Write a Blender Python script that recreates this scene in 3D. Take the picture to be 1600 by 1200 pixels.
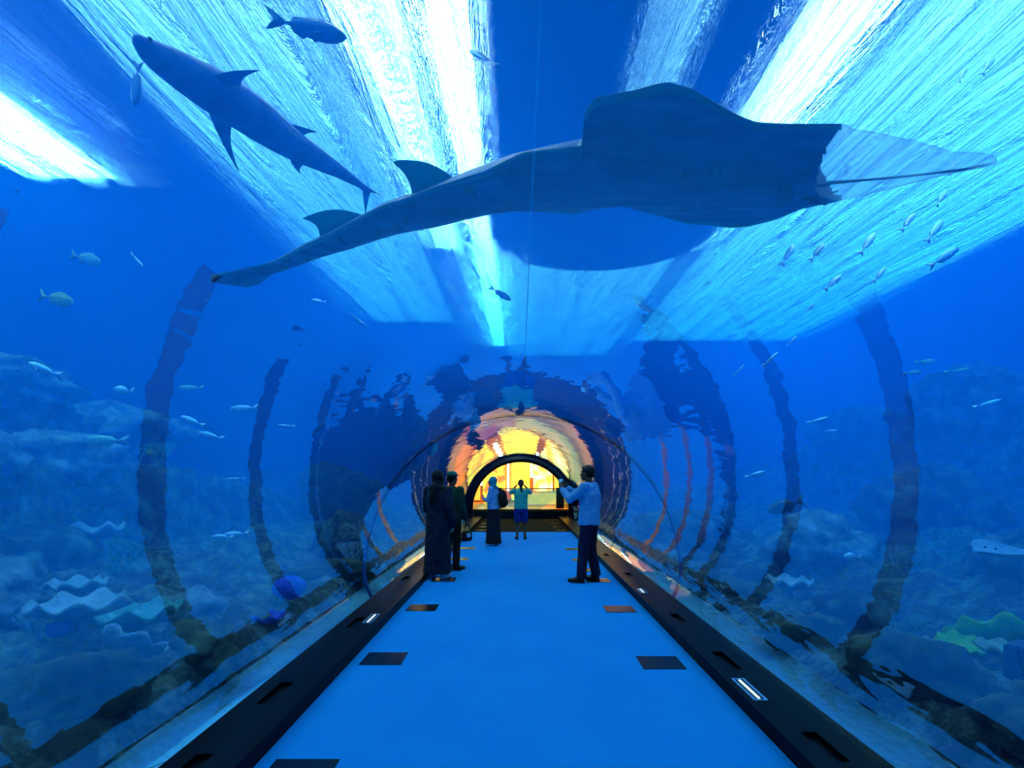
import bpy, bmesh, math, random
from mathutils import Vector, Matrix, noise
for _o in list(bpy.data.objects): bpy.data.objects.remove(_o)
SC = bpy.context.scene
COL = SC.collection
F, VX, VY, CH = 800.0, 812.0, 748.0, 1.55      # focal length in px, vanishing point, camera height

# ---------------------------------------------------------------- camera
cam = bpy.data.cameras.new('camera'); camo = bpy.data.objects.new('camera', cam); COL.objects.link(camo)
cam.sensor_width = 36.0; cam.lens = 36.0*F/1600.0
cam.shift_x = -(VX-800)/1600.0; cam.shift_y = (VY-600)/1600.0
cam.clip_start = 0.05; cam.clip_end = 200
camo.location = (0, 0, CH); camo.rotation_euler = (math.pi/2, 0, 0)
SC.camera = camo
# ---------------------------------------------------------------- world, exposure
SC.view_settings.view_transform = 'Standard'
try: SC.view_settings.look = 'None'
except Exception: pass
SC.view_settings.exposure = 0.5
SC.view_settings.gamma = 1.0
SC.view_settings.use_curve_mapping = False
w = bpy.data.worlds.new('world'); SC.world = w; w.use_nodes = True
w.node_tree.nodes['Background'].inputs[0].default_value = (0.01, 0.10, 0.4, 1)
w.node_tree.nodes['Background'].inputs[1].default_value = 0.25
cy = SC.cycles
cy.max_bounces = 7; cy.diffuse_bounces = 2; cy.glossy_bounces = 3; cy.transmission_bounces = 4
cy.volume_bounces = 2; cy.transparent_max_bounces = 24
cy.caustics_reflective = False; cy.caustics_refractive = False
cy.use_denoising = True
cy.sample_clamp_indirect = 4.0

# ---------------------------------------------------------------- node helpers
def new_mat(name):
    m = bpy.data.materials.new(name); m.use_nodes = True
    nt = m.node_tree
    for n in list(nt.nodes): nt.nodes.remove(n)
    out = nt.nodes.new('ShaderNodeOutputMaterial')
    return m, nt, out
def N(nt, kind, **kw):
    n = nt.nodes.new(kind)
    for k, v in kw.items():
        if k.startswith('i_'): 
            key = k[2:]
            key = int(key) if key.isdigit() else key.replace('_', ' ')
            n.inputs[key].default_value = v
        else: setattr(n, k, v)
    return n
def L(nt, a, ao, b, bi): nt.links.new(a.outputs[ao], b.inputs[bi])
def rgb(r, g, b): 
    f = lambda c: (c/255/12.92) if c/255 <= .04045 else ((c/255+.055)/1.055)**2.4
    return (f(r), f(g), f(b), 1)
def mat(name, col, col2=None, scale=6, rough=.6, bump=0, bscale=30, metal=0, spec=.2, detail=6, stretch=(1,1,1), ramp=(.35,.65), emit=None):
    """two-tone procedural material with bump"""
    m, nt, out = new_mat(name)
    p = N(nt, 'ShaderNodeBsdfPrincipled'); p.inputs['Roughness'].default_value = rough
    p.inputs['Metallic'].default_value = metal; p.inputs['Specular IOR Level'].default_value = spec
    L(nt, p, 0, out, 0)
    p.inputs['Base Color'].default_value = col
    tc = N(nt, 'ShaderNodeTexCoord'); mp = N(nt, 'ShaderNodeMapping'); mp.inputs['Scale'].default_value = stretch
    L(nt, tc, 'Object', mp, 0)
    if col2 is not None:
        no = N(nt, 'ShaderNodeTexNoise'); no.inputs['Scale'].default_value = scale; no.inputs['Detail'].default_value = detail
        no.inputs['Roughness'].default_value = .65
        L(nt, mp, 0, no, 'Vector')
        r = N(nt, 'ShaderNodeValToRGB'); r.color_ramp.elements[0].position = ramp[0]; r.color_ramp.elements[1].position = ramp[1]
        r.color_ramp.elements[0].color = col; r.color_ramp.elements[1].color = col2
        L(nt, no, 0, r, 0); L(nt, r, 0, p, 'Base Color')
    if bump:
        nb = N(nt, 'ShaderNodeTexNoise'); nb.inputs['Scale'].default_value = bscale; nb.inputs['Detail'].default_value = 8
        L(nt, mp, 0, nb, 'Vector')
        b = N(nt, 'ShaderNodeBump'); b.inputs['Strength'].default_value = bump; b.inputs['Distance'].default_value = .03
        L(nt, nb, 0, b, 'Height'); L(nt, b, 0, p, 'Normal')
    if emit:
        p.inputs['Emission Color'].default_value = emit[0]; p.inputs['Emission Strength'].default_value = emit[1]
    return m
def emat(name, col, s):
    m, nt, out = new_mat(name); e = N(nt, 'ShaderNodeEmission'); e.inputs[0].default_value = col; e.inputs[1].default_value = s
    L(nt, e, 0, out, 0); return m

# ---------------------------------------------------------------- object helpers
def link(name, bm, m=None, parent=None, smooth=True, loc=None):
    me = bpy.data.meshes.new(name)
    if isinstance(bm, bmesh.types.BMesh):
        bmesh.ops.recalc_face_normals(bm, faces=bm.faces)
        bm.to_mesh(me); bm.free()
    else:
        me.from_pydata(*bm)
    for p in me.polygons: p.use_smooth = smooth
    o = bpy.data.objects.new(name, me); COL.objects.link(o)
    if m is not None:
        for mm in (m if isinstance(m, (list, tuple)) else [m]): me.materials.append(mm)
    if parent is not None: o.parent = parent
    if loc is not None: o.location = loc
    return o
def tag(o, label=None, cat=None, group=None, kind=None):
    if label: o['label'] = label
    if cat: o['category'] = cat
    if group: o['group'] = group
    if kind: o['kind'] = kind
    return o
def struct(name, bm, m, smooth=False, label=None):
    o = link(name, bm, m, smooth=smooth); tag(o, label, kind='structure'); return o
def empty(name, loc=(0,0,0), rz=0, label=None, cat=None, group=None):
    o = bpy.data.objects.new(name, None); COL.objects.link(o); o.location = loc; o.rotation_euler = (0,0,rz)
    o.empty_display_size = .1
    return tag(o, label, cat, group)
def box(bm, x0, x1, y0, y1, z0, z1):
    vs = [bm.verts.new(c) for c in ((x0,y0,z0),(x1,y0,z0),(x1,y1,z0),(x0,y1,z0),(x0,y0,z1),(x1,y0,z1),(x1,y1,z1),(x0,y1,z1))]
    for f in ((0,3,2,1),(4,5,6,7),(0,1,5,4),(1,2,6,5),(2,3,7,6),(3,0,4,7)): bm.faces.new([vs[i] for i in f])
    return bm
def bx(*a, bevel=0):
    bm = box(bmesh.new(), *a)
    if bevel: bmesh.ops.bevel(bm, geom=bm.edges[:], offset=bevel, segments=2, affect='EDGES')
    return bm
def tube(bm, pts, rs, n=10, cap=True, flat=1.0, up=None):
    """swept round section through pts with radius rs; flat squashes the section"""
    pts = [Vector(p) for p in pts]; rings = []
    if not isinstance(rs, (list, tuple)): rs = [rs]*len(pts)
    for i, p in enumerate(pts):
        t = (pts[min(i+1, len(pts)-1)] - pts[max(i-1, 0)]).normalized()
        u = up or (Vector((0,0,1)) if abs(t.z) < .9 else Vector((0,1,0)))
        a = t.cross(Vector(u)).normalized(); b = a.cross(t).normalized()
        rings.append([bm.verts.new(p + a*math.cos(2*math.pi*k/n)*rs[i] + b*math.sin(2*math.pi*k/n)*rs[i]*flat) for k in range(n)])
    for r0, r1 in zip(rings, rings[1:]):
        for k in range(n): bm.faces.new((r0[k], r0[(k+1)%n], r1[(k+1)%n], r1[k]))
    if cap: bm.faces.new(rings[0][::-1]); bm.faces.new(rings[-1])
    return bm
def ball(bm, c, r, seg=12, rot=None):
    """ellipsoid: r is a number or 3 radii"""
    if not isinstance(r, (list, tuple)): r = (r, r, r)
    M = Matrix.Translation(Vector(c)) @ (rot.to_4x4() if rot else Matrix.Identity(4)) @ Matrix.Diagonal((r[0], r[1], r[2], 1))
    bmesh.ops.create_uvsphere(bm, u_segments=seg, v_segments=max(6, seg*2//3), radius=1, matrix=M)
    return bm
def P(px, py, d): return Vector(((px-VX)*d/F, d, CH + (VY-py)*d/F))

# ---------------------------------------------------------------- roof lamps over the tank
TCX, TCZ, TR = 0.035, 0.35, 2.0                # tunnel centre and radius
WS = 7.6                                       # water surface
LZ = 8.3; HL = LZ - CH
M_lamphouse = mat('lamp_housing_metal', rgb(30,40,60), rough=.5)
def roof_lamp(x0, x1, y0, y1, s, label, col=(1.25,.84,.92,1)):
    e = empty('ceiling_light', ((x0+x1)/2, (y0+y1)/2, LZ), 0, label, 'light')
    hx, hy = (x1-x0)/2, (y1-y0)/2
    d = link('diffuser', bx(-hx, hx, -hy, hy, 0, .03), emat('lamp_diffuser', col, s), e, smooth=False)
    bm = bmesh.new()
    for a in ((-hx-.12, -hx, -hy-.12, hy+.12), (hx, hx+.12, -hy-.12, hy+.12), (-hx, hx, -hy-.12, -hy), (-hx, hx, hy, hy+.12)):
        box(bm, *a, -.05, .15)
    link('housing', bm, M_lamphouse, e, smooth=False)
PALE = (.66, .66, 1, 1)
LAMPS = [
 (-1.60*HL, -1.33*HL, 2.0, 11.5, 50, 'long white tank light nearest the left side wall, above the shark'),
 (-0.92*HL, -0.42*HL, 2.5, 22, 4.5, 'broad pale blue tank light over the shark', PALE),
 (-0.36*HL, -0.26*HL, 3.0, 15, 24, 'bright white tank light just left of the dark gangway'),
 (-0.20*HL, -0.11*HL, 3.0, 26, 36, 'longest narrow white tank light beside the dark gangway'),
 (0.27*HL, 0.42*HL, 3.0, 11.5, 3.6, 'narrow pale tank light between the two dark gangways', PALE),
 (-0.09*HL, 0.70*HL, 15.5, 28, 4.5, 'pale blue tank light beyond the round-ended platform', PALE),
 (0.60*HL, 0.76*HL, 2.5, 15, 20, 'bright white tank light above the snout of the long ray'),
 (0.80*HL, 1.95*HL, 2.5, 25, 6.0, 'broad pale blue tank light over the right side of the tank', PALE),
 (-1.5*HL, -0.15*HL, -3.6, 0.6, 14, 'added unseen fill light over the left half, behind the camera end of the tunnel', (.6, .85, 1, 1)),  # this lamp and the next are unseen, added to lift the water haze
 (0.35*HL, 1.7*HL, -3.6, 0.6, 14, 'added unseen fill light over the right half, behind the camera end of the tunnel', (.6, .85, 1, 1)),
]
for a in LAMPS: roof_lamp(*a)
# ---------------------------------------------------------------- dark gangways above the water
M_gang = mat('gangway_paint', rgb(10,30,70), rough=.7)
def gangway(x0, x1, y0, y1, round_end, label):
    bm = bmesh.new()
    pts = [(x0, y0), (x1, y0)]
    if round_end:
        cx, hw = (x0+x1)/2, (x1-x0)/2
        pts += [(cx + hw*math.cos(t*math.pi/16), y1 + hw*.8*math.sin(t*math.pi/16)) for t in range(17)]
    else: pts += [(x1, y1), (x0, y1)]
    lo = [bm.verts.new((p[0], p[1], WS+.12)) for p in pts]; hi = [bm.verts.new((p[0], p[1], WS+.45)) for p in pts]
    bm.faces.new(lo[::-1]); bm.faces.new(hi)
    for i in range(len(pts)): bm.faces.new((lo[i], lo[(i+1)%len(pts)], hi[(i+1)%len(pts)], hi[i]))
    e = empty('gangway', (0,0,0), 0, label, 'gangway')
    link('deck', bm, M_gang, e, smooth=False)
    for xx in (x0+.15, x1-.15):
        for yy in (y0+.15, y1-.1): link('hanger', tube(bmesh.new(), [(xx, yy, WS+.4), (xx, yy, 9.2)], .03, 8), M_gang, e)
HG = WS+.12-CH
gangway(-.08*HG, .26*HG, -3, 12, False, 'dark straight gangway crossing over the water above the tunnel')
gangway(.43*HG, .56*HG, -3, 11.5, False, 'narrower dark gangway right of the wide one, above the ray')
gangway(-.12*HG, .78*HG, 12.01, 13.0, True, 'dark round-ended platform at the far end of the gangways')

# ---------------------------------------------------------------- tank shell
M_tankwall = mat('tank_wall_paint', rgb(0,40,110), rgb(0,70,150), scale=.6, rough=.9)
M_roof = mat('tank_roof', rgb(8,30,80), rough=.9)
X0, X1, Y0, Y1, YT = -15.0, 15.0, -4.0, 19.7, 30.0
struct('wall_left', bx(X0-.2, X0, Y0, YT, -2, 9.2), M_tankwall)
struct('wall_right', bx(X1, X1+.2, Y0, YT, -2, 9.2), M_tankwall)
struct('wall_back', bx(X0, X1, Y0-.2, Y0, -2, 9.2), M_tankwall)
struct('ceiling', bx(X0, X1, Y0, YT, 9.2, 9.4), M_roof)
def arc_profile(R, n=64, base=True, zb=0.0, xb=1.84):
    pts = [(TCX + R*math.cos(math.pi*k/n), TCZ + R*math.sin(math.pi*k/n)) for k in range(n+1)]
    dR = R-TR
    low = [(R, .30), (1.985+dR, .22), (1.95+dR, .14), (xb+.06+dR, .04), (xb+dR, zb)]
    right = [(TCX+x, z) for x, z in low[1:]][::-1]
    left = [(TCX-x, z) for x, z in low[1:]]
    return right + pts + left
def wall_with_arch(y0, y1, R, xw, ztop, zbot=-2):
    bm = bmesh.new()
    prof = arc_profile(R)
    def lay(y):
        inn = [bm.verts.new((x, y, z)) for x, z in prof]
        out = []
        n = len(prof)
        for i, (x, z) in enumerate(prof):
            a = math.atan2(z-TCZ, x-TCX)
            k = min((xw/abs(math.cos(a)) if abs(math.cos(a))>1e-4 else 1e9), ((ztop-TCZ)/abs(math.sin(a)) if math.sin(a)>1e-4 else 1e9))
            out.append(bm.verts.new((TCX+k*math.cos(a), y, TCZ+k*math.sin(a))))
        return inn, out
    a, b = lay(y0), lay(y1)
    for i in range(len(prof)-1):
        bm.faces.new((a[0][i], a[0][i+1], a[1][i+1], a[1][i])); bm.faces.new((b[0][i], b[0][i+1], b[1][i+1], b[1][i]))
        bm.faces.new((a[0][i], a[0][i+1], b[0][i+1], b[0][i])); bm.faces.new((a[1][i], a[1][i+1], b[1][i+1], b[1][i]))
    for s in (-1, 1): box(bm, *sorted((TCX+s*1.9, TCX+s*xw)), y0, y1, zbot, 0.0)
    return bm
struct('wall_front', bx(X0, X1, YT, YT+.2, -2, 9.2), M_tankwall)
struct('wall_hall_front', wall_with_arch(Y1, Y1+.2, TR-.02, 4.6, 4.35, -.1), mat('hall_facade', rgb(8,20,60), rgb(12,34,84), scale=1.5, rough=.8))

# ---------------------------------------------------------------- water
def water_material():
    m, nt, out = new_mat('tank_water')
    s = N(nt, 'ShaderNodeVolumeScatter'); a = N(nt, 'ShaderNodeVolumeAbsorption'); ad = N(nt, 'ShaderNodeAddShader')
    s.inputs['Color'].default_value = SCAT[0]; s.inputs['Density'].default_value = SCAT[1]; s.inputs['Anisotropy'].default_value = .25
    a.inputs['Color'].default_value = ABSO[0]; a.inputs['Density'].default_value = ABSO[1]
    L(nt, s, 0, ad, 0); L(nt, a, 0, ad, 1); L(nt, ad, 0, out, 'Volume')
    return m
SCAT = ((.004, .24, 1.0, 1), .066)
ABSO = ((.22, .815, .976, 1), .3)
bm = bmesh.new()
prof = [(X0, -1.9), (X0, WS-.02), (X1, WS-.02), (X1, -1.9), (TCX+2.05, -1.9)] + [(x, max(z, -1.9)) for x, z in arc_profile(TR+.05, zb=-.3)] + [(TCX-2.05, -1.9)]
a = [bm.verts.new((x, Y0, z)) for x, z in prof]; b = [bm.verts.new((x, Y1, z)) for x, z in prof]
for i in range(len(prof)): bm.faces.new((a[i], a[(i+1)%len(prof)], b[(i+1)%len(prof)], b[i]))
bm.faces.new(a); bm.faces.new(b[::-1])
bmesh.ops.triangulate(bm, faces=[f for f in bm.faces if len(f.verts) > 4])
M_water = water_material()
struct('water', bm, M_water)
# the tank goes on round the entrance hall
prof = [(X0, -1.9), (X0, WS-.02), (X1, WS-.02), (X1, -1.9), (TCX+4.62, -1.9), (TCX+4.62, 4.37), (TCX-4.62, 4.37), (TCX-4.62, -1.9)]
bm = bmesh.new()
a = [bm.verts.new((x, Y1+.005, z)) for x, z in prof]; b = [bm.verts.new((x, YT, z)) for x, z in prof]
for i in range(len(prof)): bm.faces.new((a[i], a[(i+1)%len(prof)], b[(i+1)%len(prof)], b[i]))
bm.faces.new(a); bm.faces.new(b[::-1])
bmesh.ops.triangulate(bm, faces=[f for f in bm.faces if len(f.verts) > 4])
struct('water', bm, M_water)
# wavy surface seen from below
m, nt, out = new_mat('water_surface')
g = N(nt, 'ShaderNodeBsdfRefraction'); g.inputs['IOR'].default_value = 1.25; g.inputs['Roughness'].default_value = 0.12
t = N(nt, 'ShaderNodeBsdfTransparent'); mx = N(nt, 'ShaderNodeMixShader'); mx.inputs[0].default_value = .88
tc = N(nt, 'ShaderNodeTexCoord'); mp = N(nt, 'ShaderNodeMapping'); mp.inputs['Scale'].default_value = (1.5, .16, 1)
no = N(nt, 'ShaderNodeTexNoise'); no.inputs['Scale'].default_value = 1.3; no.inputs['Detail'].default_value = 7; no.inputs['Roughness'].default_value = .62; no.inputs['Distortion'].default_value = .5
L(nt, tc, 'Object', mp, 0); L(nt, mp, 0, no, 'Vector')
b_ = N(nt, 'ShaderNodeBump'); b_.inputs['Strength'].default_value = 1; b_.inputs['Distance'].default_value = 3.2
L(nt, no, 0, b_, 'Height'); L(nt, b_, 0, g, 'Normal'); L(nt, t, 0, mx, 1); L(nt, g, 0, mx, 2); L(nt, mx, 0, out, 0)
bm = bmesh.new(); bmesh.ops.create_grid(bm, x_segments=90, y_segments=100, size=1, matrix=Matrix.Translation((0, (Y0+YT)/2, WS)) @ Matrix.Diagonal((X1, (YT-Y0)/2, 1, 1)))
for v in bm.verts: v.co.z += .05*noise.noise(Vector((v.co.x*1.1, v.co.y*.35, 0)))
struct('water_surface', bm, m, smooth=True)

# ---------------------------------------------------------------- acrylic tunnel
def acrylic_material():
    m, nt, out = new_mat('clear_acrylic')
    g = N(nt, 'ShaderNodeBsdfGlossy'); g.inputs['Roughness'].default_value = .015; g.inputs['Color'].default_value = (.95,.97,1,1)
    t = N(nt, 'ShaderNodeBsdfTransparent'); t.inputs[0].default_value = (.96,.985,1,1)
    mx = N(nt, 'ShaderNodeMixShader'); ge = N(nt, 'ShaderNodeNewGeometry'); dp = N(nt, 'ShaderNodeVectorMath', operation='DOT_PRODUCT')
    L(nt, ge, 'Normal', dp, 0); L(nt, ge, 'Incoming', dp, 1)
    ab = N(nt, 'ShaderNodeMath', operation='ABSOLUTE'); L(nt, dp, 'Value', ab, 0)
    om = N(nt, 'ShaderNodeMath', operation='SUBTRACT', use_clamp=True); om.inputs[0].default_value = 1; L(nt, ab, 0, om, 1)
    pw = N(nt, 'ShaderNodeMath', operation='POWER'); pw.inputs[1].default_value = 4.5; L(nt, om, 0, pw, 0)
    fr = N(nt, 'ShaderNodeMath', operation='MULTIPLY_ADD'); fr.inputs[1].default_value = .71; fr.inputs[2].default_value = .29; L(nt, pw, 0, fr, 0)
    tc = N(nt, 'ShaderNodeTexCoord'); mp = N(nt, 'ShaderNodeMapping'); mp.inputs['Scale'].default_value = (1, .35, 1)
    no = N(nt, 'ShaderNodeTexNoise'); no.inputs['Scale'].default_value = 3.0; no.inputs['Detail'].default_value = 3
    b = N(nt, 'ShaderNodeBump'); b.inputs['Strength'].default_value = .2; b.inputs['Distance'].default_value = .03
    L(nt, tc, 'Object', mp, 0); L(nt, mp, 0, no, 'Vector'); L(nt, no, 0, b, 'Height'); L(nt, b, 0, g, 'Normal')
    L(nt, fr, 0, mx, 0); L(nt, t, 0, mx, 1); L(nt, g, 0, mx, 2); L(nt, mx, 0, out, 0)
    return m
M_acr = acrylic_material()
def tunnel_sheet(y0, y1, R, n=72):
    bm = bmesh.new(); prof = arc_profile(R, n); ys = [y0 + (y1-y0)*k/6 for k in range(7)]
    rows = [[bm.verts.new((x, y, z)) for x, z in prof] for y in ys]
    for r0, r1 in zip(rows, rows[1:]):
        for i in range(len(prof)-1): bm.faces.new((r0[i], r1[i], r1[i+1], r0[i+1]))
    return bm
JOINTS = [-3.2, 2.02, 6.53, 11.0, 15.4, 19.7]
for k, (a, b) in enumerate(zip(JOINTS, JOINTS[1:])):
    struct('window_%d' % (k+1), tunnel_sheet(a+(.001 if k == 1 else .01), b-(.001 if k == 0 else .01), TR), M_acr, smooth=True)
M_seal = mat('joint_sealant', rgb(60,110,170), rough=.3)
def ring(y, w, R0, R1, n=96):
    bm = bmesh.new()
    pi, po = arc_profile(R0, n), arc_profile(R1, n)
    L4 = [[bm.verts.new((x, yy, z)) for x, z in pr] for pr, yy in ((pi, y-w/2), (po, y-w/2), (po, y+w/2), (pi, y+w/2))]
    for q in range(4):
        r0, r1 = L4[q], L4[(q+1)%4]
        for i in range(len(pi)-1): bm.faces.new((r0[i], r0[i+1], r1[i+1], r1[i]))
    for e in (0, -1): bm.faces.new([l[e] for l in L4])
    return bm
for k, y in enumerate(JOINTS[2:-1]):
    struct('trim_%d' % (k+1), ring(y, .014, TR-.003, TR+.045), M_seal, smooth=True)
# seam along the crown
struct('trim_6', bx(TCX-.003, TCX+.003, -3.2, 19.6, TCZ+TR-.004, TCZ+TR-.001), M_acr)
# ---------------------------------------------------------------- tunnel floor
FL, FR = -1.43, 1.49                            # carpet edges
M_carpet = mat('blue_carpet', rgb(6,176,245), rgb(16,192,252), scale=1.2, rough=.85, bump=.25, bscale=220, ramp=(.3,.7), stretch=(1,.8,1))
M_black = mat('black_stone', rgb(4,6,10), rgb(8,11,17), scale=3, rough=.35, spec=.03, bump=.12, bscale=40)
M_tile = mat('black_gloss_tile', rgb(3,4,6), rough=.25, spec=.15)
struct('floor', bx(FL, FR, -3.2, 14.9, -.06, 0), M_carpet)
M_dark = mat('brown_dark_floor', rgb(10,9,12), rgb(18,14,12), scale=3, rough=.8, spec=.02)
struct('trim_7', bx(FL, FR, 14.9, 19.9, -.06, 0), M_dark)
# black inlays along both carpet edges
def inlay(x0, x1, y0, y1, label):
    o = link('floor_inlay', bx(x0, x1, y0, y1, .0, .006, bevel=.002), M_tile, smooth=False)
    tag(o, label, 'floor inlay', 'black inlays along the carpet edges'); return o
LPOS = {'nearest the camera': (1186, 1.0), 'second': 0}
def fy(py): return F*CH/(VY-py)*-1
for side in (-1, 1):
    sn = 'left' if side < 0 else 'right'
    rows = [(1187, 1215, 0), (1020, 1039, 1), (945, 955, 2), (903, 909, 3), (887.5, 892, 4), (872, 875.5, 5), (855.5, 858.5, 6)]
    words = ['closest to the camera', 'second from the camera', 'third from the camera', 'next to the photographer', 'beyond the photographer', 'at the start of the warm reflection', 'farthest along the carpet']
    if side < 0:
        words = ['closest to the camera', 'second from the camera', 'third from the camera', "by the white shoes", 'behind the dark robed visitors', 'beside the legs of the capped visitor', 'farthest along the carpet']
    for (t, b, i) in rows:
        if side > 0 and i == 0: continue
        if side > 0: t, b = {1: (1026, 1046), 2: (947, 957)}.get(i, (t+1, b+1))
        y0, y1 = fy(b), fy(t)
        if i == 0: y0 = y1-.12
        x0, x1 = (FL+.09, FL+.44) if side < 0 else (FR-.48, FR-.13)
        inlay(x0, x1, y0, y1, 'flat black rectangular inlay at the %s carpet edge, %s' % (sn, words[i]))
for i in range(3):
    for s in (-1, 1):
        x0, x1 = (FL+.12, FL+.42) if s < 0 else (FR-.42, FR-.12)
        inlay(x0, x1, 15.3+i*1.1, 15.42+i*1.1, 'glossy strip in the dark far floor, %s side, %s' % ('left' if s < 0 else 'right', ('beside the carpet end', 'middle of three', 'closest to the step')[i]))
# ---------------------------------------------------------------- black ledges
def ledge_bm(x0, x1, y0, y1, cuts):
    bm = bmesh.new(); xi0, xi1 = x0+(x1-x0)*.30, x0+(x1-x0)*.52
    box(bm, x0, xi0, y0, y1, -.06, .10); box(bm, xi1, x1, y0, y1, -.06, .10)
    box(bm, xi0, xi1, y0, y1, -.06, .07)
    last = y0
    for a, b in cuts + [(y1, y1)]:
        if a > last: box(bm, xi0, xi1, last, a, .07, .10)
        last = b
    return bm
cr = [(1.95, 2.20), (2.62, 2.93), (3.9, 4.3), (5.2, 5.5), (7.6, 7.9), (9.6, 9.9), (12, 12.3)]
cl = [(1.3, 1.75), (2.35, 2.7), (3.3, 3.65), (5.0, 5.35), (7.3, 7.6), (9.6, 9.9), (12, 12.3)]
lw = struct('ledge_right', ledge_bm(FR, TCX+1.85, -3.2, 19.7, cr), M_black, label='low black stone ledge along the right side of the carpet')
lw2 = struct('ledge_left', ledge_bm(-(1.85-TCX), FL, -3.2, 19.7, [(a, b) for a, b in cl]), M_black, label='low black stone ledge along the left side of the carpet')
# ledge lights: clear glass slot light with a pale rim
M_slot = mat('pale_metal_rim', rgb(170,215,235), rough=.3, metal=.6)
M_glow = emat('slot_light_glass', (.55,.85,1,1), 1.1)
def slot_light(x, y, ln, label):
    e = empty('ledge_light', (x, y, .10), 0, label, 'light')
    bm = bmesh.new(); w_ = .045
    for a in ((-w_, -w_+.012, -ln, ln), (w_-.012, w_, -ln, ln), (-w_, w_, -ln-.012, -ln), (-w_, w_, ln, ln+.012)): box(bm, *a, 0, .008)
    link('rim', bm, M_slot, e, smooth=False)
    link('lens', bx(-w_+.012, w_-.012, -ln, ln, -.0, .004), M_tile, e, smooth=False)
    link('tube', bx(-.008, .008, -ln*.9, ln*.9, .004, .010), M_glow, e, smooth=False)
slot_light(1.575, 3.52, .17, 'pale rimmed slot light set in the right black ledge, nearer the camera')
slot_light(1.575, 6.6, .12, 'small pale slot light in the right black ledge, toward the photographer')
slot_light(-1.535, 5.3, .16, 'pale slot light set in the left black ledge')

# ---------------------------------------------------------------- entrance hall at the far end
M_frame = mat('arch_frame_black', rgb(8,12,26), rough=.35)
bm = ring(19.55, .22, TR-.17, TR+.0)
fo = link('arch_frame', bm, M_frame); tag(fo, 'thick black arch frame around the far end of the tunnel', 'arch frame')
HY0, HY1, HXW, HZ = 19.9, 27.0, 4.5, 4.2
M_hall = mat('warm_hall_wall', rgb(215,130,30), rgb(235,165,60), scale=2, rough=.7)
M_riser = mat('dark_step', rgb(20,16,18), rough=.4)
M_wood = mat('orange_wood', rgb(150,70,20), rgb(190,100,35), scale=5, rough=.3, stretch=(8,1,8))
struct('floor_hall', bx(-HXW, HXW, 20.2, HY1, .0, .34), M_wood)
struct('trim_8', bx(-HXW, HXW, 19.92, 20.2, -.05, .28), M_riser)
struct('trim_9', bx(-HXW, HXW, 19.94, 20.3, .28, .36), M_wood)
struct('wall_hall_left', bx(-HXW-.1, -HXW, HY0, HY1, 0, HZ), M_hall)
struct('wall_hall_right', bx(HXW, HXW+.1, HY0, HY1, 0, HZ), M_hall)
struct('wall_hall_back', bx(-HXW, HXW, HY1, HY1+.1, 0, HZ), M_hall)
struct('ceiling_hall', bx(-HXW, HXW, HY0, HY1, HZ, HZ+.1), M_hall)
def wallpanel(x0, x1, z0, z1, y, c1, c2, s, label, scale=2.2, kind='display_panel', cat='display panel'):
    m_, nt_, out_ = new_mat('backlit_print'); e_ = N(nt_, 'ShaderNodeEmission'); e_.inputs[1].default_value = s
    tc_ = N(nt_, 'ShaderNodeTexCoord'); no_ = N(nt_, 'ShaderNodeTexNoise'); no_.inputs['Scale'].default_value = scale; no_.inputs['Detail'].default_value = 2
    r_ = N(nt_, 'ShaderNodeValToRGB'); r_.color_ramp.elements[0].color = c1; r_.color_ramp.elements[1].color = c2
    r_.color_ramp.elements[0].position = .42; r_.color_ramp.elements[1].position = .6
    L(nt_, tc_, 'Object', no_, 'Vector'); L(nt_, no_, 0, r_, 0); L(nt_, r_, 0, e_, 0); L(nt_, e_, 0, out_, 0)
    e = empty(kind, ((x0+x1)/2, y, z0), 0, label, cat)
    hx = (x1-x0)/2
    link('print', bx(-hx+.02, hx-.02, -.05, -.02, .02, z1-z0-.02), m_, e, smooth=False)
    link('frame', bx(-hx, hx, -.02, .05, 0, z1-z0), M_wood, e, smooth=False)
YE, OR, RD, WH, LY = (1,.62,.03,1), (1,.30,.02,1), (.85,.10,.02,1), (1,.95,.8,1), (1,.8,.25,1)
HS = 2.9
wallpanel(-3.1, -2.05, .4, 3.0, 26.9, OR, (.8,.22,.02,1), HS*.8, 'deep orange backlit panel at the left end of the hall wall')
wallpanel(-1.95, -.75, .4, 3.0, 26.9, YE, RD, HS, 'yellow backlit panel with red print behind the head-scarfed visitor')
wallpanel(-.45, .55, .4, 3.2, 26.9, YE, OR, HS*1.2, 'bright yellow backlit panel behind the child')
wallpanel(.7, 1.75, .4, 2.9, 26.9, LY, OR, HS*1.1, 'light yellow backlit panel with orange print right of the child')
wallpanel(1.8, 3.1, .4, 3.0, 26.9, YE, OR, HS, 'golden backlit panel at the right end of the hall wall')
def tube_light(x, z0, z1, label):
    e = empty('wall_light', (x, 26.8, z0), 0, label, 'light')
    link('tube', tube(bmesh.new(), [(0,0,0), (0,0,z1-z0)], .045, 10), emat('white_tube', WH, 9), e)
    bm = bmesh.new(); box(bm, -.05, .05, -.05, .05, -.05, 0); link('end_cap', bm, M_frame, e, smooth=False); link('end_cap', bx(-.05, .05, -.05, .05, z1-z0, z1-z0+.05), M_frame, e, smooth=False)
tube_light(-2.0, 1.2, 2.9, 'upright white strip light left of the head-scarfed visitor')
tube_light(-.6, .9, 2.9, 'upright white strip light left of the child')
tube_light(.62, 1.6, 2.9, 'short upright white strip light right of the child')
e = empty('light_box', (1.15, 26.75, 2.25), 0, 'small bright white light box high on the hall wall', 'light')
link('face', bx(-.28, .28, -.06, 0, 0, .4), emat('white_box', WH, 7), e, smooth=False); link('case', bx(-.3, .3, 0, .08, -.02, .42), M_frame, e, smooth=False)
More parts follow.
